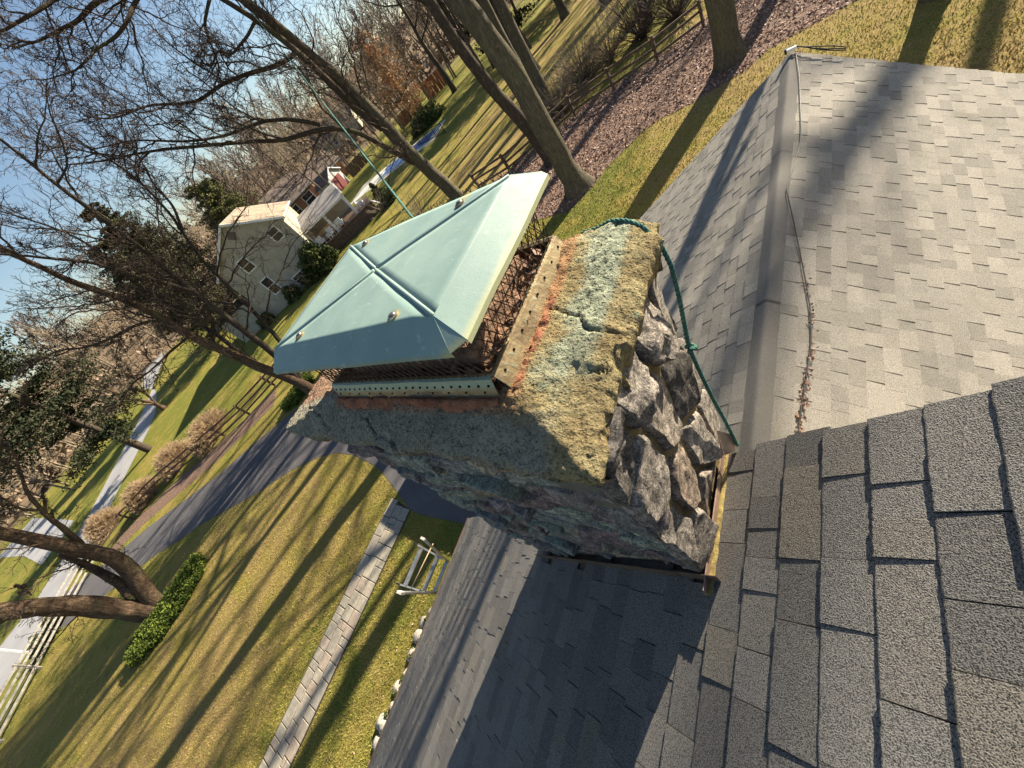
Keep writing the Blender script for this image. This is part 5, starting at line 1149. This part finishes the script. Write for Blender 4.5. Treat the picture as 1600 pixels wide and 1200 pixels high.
# ------------------------------------------------------------------ neighbouring houses
P1 = np.array([-40.1, 21.1, 0.0]); HA = R_(52); HD = np.array([math.cos(HA), math.sin(HA), 0]); HN = np.array([-math.sin(HA), math.cos(HA), 0])
def hp(s, d, z): return P1 + HD*s + HN*d + np.array([0, 0, z])
def hbox(mb, s0, s1, d0, d1, z0, z1): return mb.frame(P1, HD, HN, Z, s0, s1, d0, d1, z0, z1)
def gable(mb, s0, s1, d0, d1, ze, zp, sp=None):
    sp = (s0+s1)/2 if sp is None else sp
    V = [hp(s0, d, 0) for d in (d0, d1)] + [hp(s1, d, 0) for d in (d0, d1)] + [hp(s0, d, ze) for d in (d0, d1)] + [hp(s1, d, ze) for d in (d0, d1)] + [hp(sp, d, zp) for d in (d0, d1)]
    return mb.v(V, [(0, 2, 6, 8, 4), (1, 5, 9, 7, 3), (0, 4, 5, 1), (2, 3, 7, 6)])
def slab(mb, pts, th):
    pts = [np.asarray(p) for p in pts]; return mb.v(pts + [p - Z*th for p in pts], [(0, 1, 2, 3), (7, 6, 5, 4), (0, 4, 5, 1), (1, 5, 6, 2), (2, 6, 7, 3), (3, 7, 4, 0)])
tan = thing('tan_house', 'tan two storey gabled house with low deck and patio across the lawn', 'house', tuple(P1))
S0, S1, SPk = -8.35, 0.0, -4.15
mb = MB(); gable(mb, S0, S1, 0, 9.5, 5.65, 8.38, SPk); mb.build('wall', M['stucco_tan'], tan)
mb = MB(); slab(mb, [hp(SPk, -.3, 8.52), hp(SPk, 9.8, 8.52), hp(S1 + .35, 9.8, 5.66), hp(S1 + .35, -.3, 5.66)], .14); mb.build('roof', M['roof_tan'], tan)
mb = MB(); slab(mb, [hp(SPk, 9.8, 8.52), hp(SPk, -.3, 8.52), hp(S0 - .35, -.3, 5.66), hp(S0 - .35, 9.8, 5.66)], .14); mb.build('roof', M['roof_tan'], tan)
for sa, za, sb, zb in ((SPk, 8.40, S1 + .35, 5.52), (SPk, 8.40, S0 - .35, 5.52)): mb = MB(); mb.bar(hp(sa, -.33, za), hp(sb, -.33, zb), .05, .20); mb.build('rake_board', M['white_paint'], tan)
mb = MB(); mb.bar(hp(S1 + .37, -.3, 5.58), hp(S1 + .37, 9.8, 5.58), .10, .14); mb.build('gutter', M['white_paint'], tan)
def window(parent, o, es, en, w, h, mull=True, frame_mat='white_paint'):
    """o: lower left corner on the wall, es along the wall, en outwards"""
    mb = MB(); f = .11
    for x0, x1, z0, z1 in ((-f, w + f, h, h + f), (-f, w + f, -f, 0), (-f, 0, 0, h), (w, w + f, 0, h)): mb.frame(o, es, en, Z, x0, x1, -.02, .06, z0, z1)
    if mull: mb.frame(o, es, en, Z, 0, w, 0.0, .045, h*.5 - .03, h*.5 + .03)
    wi = mb.build('window', M[frame_mat], parent)
    mb = MB(); mb.frame(o, es, en, Z, 0, w, .004, .02, 0, h); mb.build('pane', M['glass'], wi); return wi
for s, z, w, h in ((-1.95, 4.5, .92, 1.08), (-6.1, 4.35, .92, 1.2), (-6.2, 1.5, .85, 1.6), (-3.85, .65, 1.05, .75)): window(tan, hp(s, 0, z), HD, -HN, w, h)
mb = MB(); c = hp(SPk - .1, -.03, 7.3); mb.v([c - HD*.5, c - Z*.5, c + HD*.5, c + Z*.5, c - HD*.5 - HN*.05, c - Z*.5 - HN*.05, c + HD*.5 - HN*.05, c + Z*.5 - HN*.05], [(0, 1, 2, 3), (7, 6, 5, 4), (0, 4, 5, 1), (1, 5, 6, 2), (2, 6, 7, 3), (3, 7, 4, 0)]); mb.build('gable_vent', M['roof_brown'], tan)
# lower porch on the street side with dark roof
mb = MB(); hbox(mb, S0 - 4.5, S0, 1.0, 8.5, 0, 2.7); mb.build('porch_wall', M['stucco_tan'], tan)
mb = MB(); slab(mb, [hp(S0 - .01, .4, 4.9), hp(S0 - .01, 9.2, 4.9), hp(S0 - 5, 9.2, 2.75), hp(S0 - 5, .4, 2.75)], .14); mb.build('porch_roof', M['roof_slate'], tan)
# rear patio: single pitched roof on posts above a brown deck
E0, E1 = G(470, 368, 3.35), G(535, 303, 3.35); R0, R1 = G(455, 348, 4.25), G(517, 287, 4.25)
PD = E1 - E0; PL = np.linalg.norm(PD); PD /= PL; PN = np.array([-PD[1], PD[0], 0]); PO = np.array([E0[0], E0[1], 0])
def pp(a, d, z): return PO + PD*a + PN*d + np.array([0, 0, z])
mb = MB(); slab(mb, [E0, E1, R1, R0], .16); mb.build('patio_roof', M['roof_grey'], tan)
mb = MB(); mb.bar(E0 - Z*.08 - PN*.04, E1 - Z*.08 - PN*.04, .06, .20); mb.build('fascia', M['white_paint'], tan)
mb = MB(); V = [R0, R1, R1*np.array([1, 1, 0]), R0*np.array([1, 1, 0])]; mb.v([q - Z*.2 for q in V[:2]] + V[2:] + [q + PN*.2 - Z*.2 for q in V[:2]] + [q + PN*.2 for q in V[2:]], [(0, 1, 2, 3), (7, 6, 5, 4), (0, 4, 5, 1), (1, 5, 6, 2), (3, 7, 4, 0)]); mb.build('patio_wall', M['siding_cream'], tan)
for a in (.3, PL*.5, PL - .25): mb = MB(); mb.frame(PO, PD, PN, Z, a - .13, a + .13, .15, .41, 1.2, 3.25); mb.build('patio_post', M['white_paint'], tan)
DZ = 1.2
mb = MB(); mb.frame(PO, PD, PN, Z, -1.2, PL + 1.6, -.55, 4.6, 0, DZ); mb.build('deck', M['deck_wood'], tan)
nb = int((PL + 2.8)/.5)
for i in range(nb): mb = MB(); mb.frame(PO, PD, PN, Z, -1.2 + i*.5, -1.2 + i*.5 + .45, -.61, -.55, .04, DZ - .04); mb.build('deck_board', M['deck_wood'], tan)
mb = MB(); mb.frame(PO, PD, PN, Z, -1.25, PL + 1.65, -.66, -.45, DZ, DZ + .10); mb.build('deck_cap', M['roof_brown'], tan)
mb = MB(); mb.bar(pp(PL + 1.62, -.6, DZ + .1), pp(PL + 2.6, -1.6, .1), .10, .08); mb.build('stair_rail', M['white_paint'], tan)
def patio_chair(a_, d, rz, label):
    o = pp(a_, d, DZ); t = thing('patio_chair', label, 'chair', tuple(o), 'white chairs on the patio'); cr, sr_ = math.cos(rz), math.sin(rz); ex = PD*cr + PN*sr_; ey = -PD*sr_ + PN*cr
    for nm, a in (('seat', (-.35, .35, -.35, .35, .32, .46)), ('backrest', (-.35, .35, .28, .38, .46, .98)), ('armrest', (-.42, -.34, -.35, .35, .46, .64)), ('armrest', (.34, .42, -.35, .35, .46, .64))): mb = MB(); mb.frame(o, ex, ey, Z, *a); mb.build(nm, M['white_paint'], t)
    for x in (-.3, .3):
        for y in (-.3, .3): mb = MB(); mb.frame(o, ex, ey, Z, x-.03, x+.03, y-.03, y+.03, 0, .32); mb.build('leg', M['white_paint'], t)
patio_chair(.9, .3, .3, 'white armchair at the house end of the patio'); patio_chair(2.2, .1, -.4, 'white armchair next to the tan sofa on the patio'); patio_chair(PL*.62, .5, 2.9, 'white armchair in the middle of the patio'); patio_chair(PL + .6, .8, 1.4, 'white armchair at the open end of the patio')
o = pp(1.7, 1.5, DZ); um = thing('sofa', 'tan cushioned sofa under the patio roof', 'sofa', tuple(o))
for nm, a in (('seat', (-1.0, 1.0, -.4, .4, .1, .5)), ('backrest', (-1.0, 1.0, .3, .5, .5, 1.0)), ('armrest', (-1.2, -1.0, -.4, .5, .1, .7)), ('armrest', (1.0, 1.2, -.4, .5, .1, .7))): mb = MB(); mb.frame(o, PD, PN, Z, *a); mb.build(nm, M['cloth_tan'], um)
o = pp(PL*.8, 1.0, DZ); gr = thing('patio_table', 'dark table under the patio roof', 'table', tuple(o)); mb = MB(); mb.frame(o, PD, PN, Z, -.9, .9, -.5, .5, .70, .76); mb.build('tabletop', M['rubber'], gr)
for x in (-.8, .8):
    for y in (-.4, .4): mb = MB(); mb.frame(o, PD, PN, Z, x-.03, x+.03, y-.03, y+.03, 0, .70); mb.build('leg', M['rubber'], gr)
# shed with maroon door beyond the patio
SA, SB = G(531.7, 303), G(546.7, 283); sx = SB - SA; SWd = 2.1; sx /= np.linalg.norm(sx); sy = np.array([-sx[1], sx[0], 0]); SH = (SA + SB)/2; 
shed = thing('garden_shed', 'grey gabled shed with maroon door beyond the patio roof', 'shed', tuple(SH))
def sp_(a, d, z): return SH + sx*a + sy*d + np.array([0, 0, z])
mb = MB(); V = [sp_(-SWd, d, 0) for d in (0, 3.4)] + [sp_(SWd, d, 0) for d in (0, 3.4)] + [sp_(-SWd, d, 2.55) for d in (0, 3.4)] + [sp_(SWd, d, 2.55) for d in (0, 3.4)] + [sp_(0, d, 3.7) for d in (0, 3.4)]
mb.v(V, [(0, 2, 6, 8, 4), (1, 5, 9, 7, 3), (0, 4, 5, 1), (2, 3, 7, 6)]); mb.build('wall', M['siding_grey'], shed)
for s in (-1, 1): mb = MB(); slab(mb, [sp_(0, -.25, 3.82), sp_(0, 3.65, 3.82), sp_(s*(SWd + .3), 3.65, 2.45), sp_(s*(SWd + .3), -.25, 2.45)][::s], .12); mb.build('roof', M['roof_brown'], shed)
mb = MB(); mb.frame(SH, sx, -sy, Z, -1.35, 1.35, .02, .06, .05, 2.2); mb.build('door', M['door_maroon'], shed)
for s in (-1, 1): mb = MB(); mb.bar(sp_(0, -.27, 3.74), sp_(s*(SWd + .3), -.27, 2.38), .05, .16); mb.build('rake_board', M['white_paint'], shed)
board_fence('board_fence', 'grey brown board fence running from the shed towards the pool', [SB + np.array([.3, .8, 0]), G(578, 250)], 1.9, M['deck_wood'], .5)
# brick house far behind
BD = ray(452, 300); BD[2] = 0; BD /= np.linalg.norm(BD); BP = np.array([CAM[0], CAM[1], 0]) + BD*88; by_ = np.array([BD[0]*.95 - BD[1]*.31, BD[1]*.95 + BD[0]*.31, 0]); bx_ = np.array([by_[1], -by_[0], 0])
bh = thing('brick_house', 'red brick house with brown roof far behind the tan house', 'house', tuple(BP))
def bp_(a, d, z): return BP + bx_*a + by_*d + np.array([0, 0, z])
for a0, a1, d0, d1, ze, zp in ((-12, 4, 0, 9, 4.0, 6.9), (4.02, 12, 1.5, 8, 3.2, 5.6)):
    dm = (d0+d1)/2; mb = MB(); V = [bp_(a, d0, 0) for a in (a0, a1)] + [bp_(a, d1, 0) for a in (a0, a1)] + [bp_(a, d0, ze) for a in (a0, a1)] + [bp_(a, d1, ze) for a in (a0, a1)] + [bp_(a, dm, zp) for a in (a0, a1)]
    mb.v(V, [(0, 1, 5, 4), (3, 2, 6, 7), (2, 0, 4, 8, 6), (1, 3, 7, 9, 5)]); mb.build('wall', M['brick'], bh)
    for d, f in ((d0 - .5, 1), (d1 + .5, -1)): mb = MB(); zz = ze - .3; slab(mb, [bp_(a0 - .4, dm, zp + .12), bp_(a0 - .4, d, zz), bp_(a1 + .4, d, zz), bp_(a1 + .4, dm, zp + .12)][::f], .14); mb.build('roof', M['roof_brown'], bh)
    mb = MB(); mb.bar(bp_(a0 - .4, d0 - .52, ze - .38), bp_(a1 + .4, d0 - .52, ze - .38), .08, .22); mb.build('gutter', M['white_paint'], bh)
for a, z, w, h in ((-12, 1.4, 2.2, 1.6), (-7.5, 1.0, 1.8, 2.2), (-3.5, 1.2, 2.6, 1.8), (.8, 1.2, 2.0, 1.8)): window(bh, bp_(a, 0, z), bx_, -by_, w, h)
window(bh, bp_(6.2, 1.5, 1.0), bx_, -by_, 2.4, 1.7)
mb = MB(); mb.frame(BP, bx_, by_, Z, -5, -3.9, 4.2, 5.2, 5, 9.0); mb.build('chimney', M['brick'], bh)
# far houses through the trees
def far_house(p, rz, w, d, ze, zp, wall, roof, label):
    p = np.array([p[0], p[1], float(hill_h(np.array(p[0]), np.array(p[1])))]); t = thing('far_house', label, 'house', tuple(p)); e, f = np.array([math.cos(rz), math.sin(rz), 0]), np.array([-math.sin(rz), math.cos(rz), 0])
    q = lambda a, b, z: p + e*a + f*b + np.array([0, 0, z]); mb = MB(); V = [q(a, b, 0) for b in (0, d) for a in (0, w)] + [q(a, b, ze) for b in (0, d) for a in (0, w)] + [q(a, d/2, zp) for a in (0, w)]
    mb.v(V, [(0, 1, 5, 4), (3, 2, 6, 7), (2, 0, 4, 8, 6), (1, 3, 7, 9, 5)]); mb.build('wall', M[wall], t)
    for b, s in ((-.4, 1), (d + .4, -1)): mb = MB(); slab(mb, [q(-.4, d/2, zp + .12), q(-.4, b, ze - .2), q(w + .4, b, ze - .2), q(w + .4, d/2, zp + .12)][::s], .14); mb.build('roof', M[roof], t)
    for i in range(3): window(t, q(1.2 + i*w/3.2, 0, 1.2), e, -f, 1.3, 1.4)
far_house((-128, -44), -.9, 12, 8, 3.2, 5.8, 'siding_grey', 'roof_slate', 'pale house low on the far side of the street at the left edge')
far_house((-120, 88), .5, 16, 9, 4, 7, 'siding_cream', 'roof_brown', 'pale house far beyond the brick house')
far_house((-70, 118), .2, 14, 9, 4, 7, 'siding_grey', 'roof_slate', 'grey house far beyond the red board fence')
# pool with deck, hedge and black fence
pA, pB = g0(604, 268), g0(672, 214); pe = (pB - pA); Lp = np.linalg.norm(pe); pe /= Lp; pn = np.array([-pe[1], pe[0], 0])
def rect(o, e, n, a0, a1, b0, b1): return [(o + e*a + n*b)[:2] for a, b in ((a0, b0), (a1, b0), (a1, b1), (a0, b1))]
sheet('pool_deck', rect(pA, pe, pn, -6.5, Lp + 1.8, -2.9, 2.9), .02, M['concrete']); sheet('pool_water', rect(pA, pe, pn, -.6, Lp + .6, -1.9, 1.9), .035, M['pool'])
mb = MB(); c_ = thing('pool_coping', 'pale stone edging round the blue covered pool', 'pool edging', tuple(pA))
for a0, a1, b0, b1 in ((-.9, Lp + .9, -2.2, -1.9), (-.9, Lp + .9, 1.9, 2.2), (-.9, -.6, -1.9, 1.9), (Lp + .6, Lp + .9, -1.9, 1.9)): mb = MB(); mb.frame(pA, pe, pn, Z, a0, a1, b0, b1, 0.0, .09); mb.build('kerb', M['concrete'], c_)
bush(g0(668, 200) + np.array([0, 1, 0]), 3.4, 1.5, 2.3, 34, 'dark clipped hedge at the far end of the pool', 'leaves_dark', 90, 90, .12, 'hedge', rot=.5, cat='hedge')
def iron_fence(label, a, b, h=1.2):
    t = thing('iron_fence', label, 'fence', tuple(a)); L_ = np.linalg.norm(b-a); e = (b-a)/L_; n = int(L_/.35)
    for i in range(n+1): mb = MB(); mb.bar(a + e*L_*i/n, a + e*L_*i/n + Z*h, .03 if i % 6 else .06, None, (1, 0, 0)); mb.build('picket', M['black'], t)
    for z in (.15, h - .05): mb = MB(); mb.bar(a + Z*z, b + Z*z, .035, .04); mb.build('rail', M['black'], t)
iron_fence('black iron fence across the near end of the pool hedge', g0(697, 208), g0(655, 228)); 
evergreen(g0(600, 312), 2.0, .8, 35, 'small rounded shrub on the pool deck corner', 'needles_olive', 0, .1, 60, 60, name='shrub')
# shrubs round the tan house
bush(hp(-.6, -1.3, 0), 2.2, 1.6, 3.3, 36, 'tall glossy green shrub at the corner of the tan house', 'leaves_dark', 90, 90, .16, rot=.5)
bush(hp(-4.9, -1.0, 0), 1.1, .9, 1.7, 37, 'small dark shrub under the tan house window', 'leaves_dark', 40, 50, .12); bush(hp(-2.6, -.9, 0), .9, .8, 1.6, 38, 'small dark shrub right of the low basement window', 'leaves_dark', 40, 50, .12)
bush(hp(-9.0, -.4, 0), 1.3, .9, 1.3, 39, 'dark shrub at the porch end of the tan house', 'leaves_dark', 40, 50, .12)
bush(pp(PL + 3.0, -1.2, 0), 1.3, 1.0, 1.4, 30, 'dark shrub at the open end of the deck', 'leaves_dark', 40, 50, .12)
# ------------------------------------------------------------------ woods beyond
r = np.random.default_rng(77)
def wood(n, rmin, rmax, az0, az1, name, key, seed, hmin=9, hmax=16, tw=.05, skip=None):
    r = np.random.default_rng(seed); az = np.radians(r.uniform(az0, az1, n)); d = np.sqrt(r.uniform(rmin**2, rmax**2, n)); x, y = d*np.sin(az), d*np.cos(az)
    if skip is not None: k = ~skip(x, y); x, y = x[k], y[k]; n = len(x)
    z = hill_h(x, y); h = r.uniform(hmin, hmax, n); b = np.stack([x, y, z], 1); f = np.linspace(0, 1, 6)
    P = b[:, None] + np.stack([np.zeros((n, 6)), np.zeros((n, 6)), h[:, None]*f], 2) + np.cumsum(r.normal(0, .012, (n, 6, 3)), 1)*h[:, None, None]*np.array([1, 1, 0]); Rr = h[:, None]*.013*np.linspace(1, .15, 6)[None]
    parts = [polytubes(P, Rr, 4)]; c, cr = sprout(P, Rr, 8, r, .42, 42, 3, .03, .1, .2, .25, 1, rmin=tw*1.4); parts.append(polytubes(c, cr, 3)); c, cr = sprout(c, cr, 7, r, .5, 40, 3, .02, .15, .1, .2, 1, rmin=tw); parts.append(polytubes(c, cr, 3))
    c, cr = sprout(c, cr, 3, r, .6, 40, 2, .02, .15, .1, .2, 1, rmin=tw*.8); parts.append(polytubes(c, cr, 3))
    V, Q = join(parts); add(name, mesh(name, V, [Q]), M[key], kind='stuff')
road_skip = lambda x, y: (np.abs(y - (4 + (x + 60)*-.12)) < 7) & (x > -125)
wood(110, 118, 210, -108, -55, 'far_wood', 'twig_pale', 1, 12, 18, .07)
wood(108, 92, 170, -64, -8, 'far_wood', 'twig', 2, 13, 20, .055)
wood(50, 80, 120, -102, -80, 'far_wood', 'twig_pale', 3, 7, 12, .045, road_skip)
wood(70, 56, 100, -38, 10, 'far_wood', 'twig', 4, 13, 19, .035)
wood(26, 72, 92, -58, -36, 'far_wood', 'twig_pale', 6, 10, 16, .035)
wood(62, 200, 310, -118, 20, 'far_wood', 'twig', 5, 16, 24, .12)
r = np.random.default_rng(88); n = 700; az = np.radians(r.uniform(-112, 10, n)); d = r.uniform(112, 300, n); x, y = d*np.sin(az), d*np.cos(az); h = r.uniform(2, 4, n)
V, F, va = clumps(np.stack([x, y, hill_h(x, y) + h*.5], 1), h, 36, .7, r, .6); add('far_underbrush', mesh('far_underbrush', V, [F], var=va), M['hill_soil'], kind='stuff')

if __name__ == '__main__': print('TRIS', sum(sum(len(q.vertices) - 2 for q in o.data.polygons) for o in bpy.data.objects if o.type == 'MESH'))
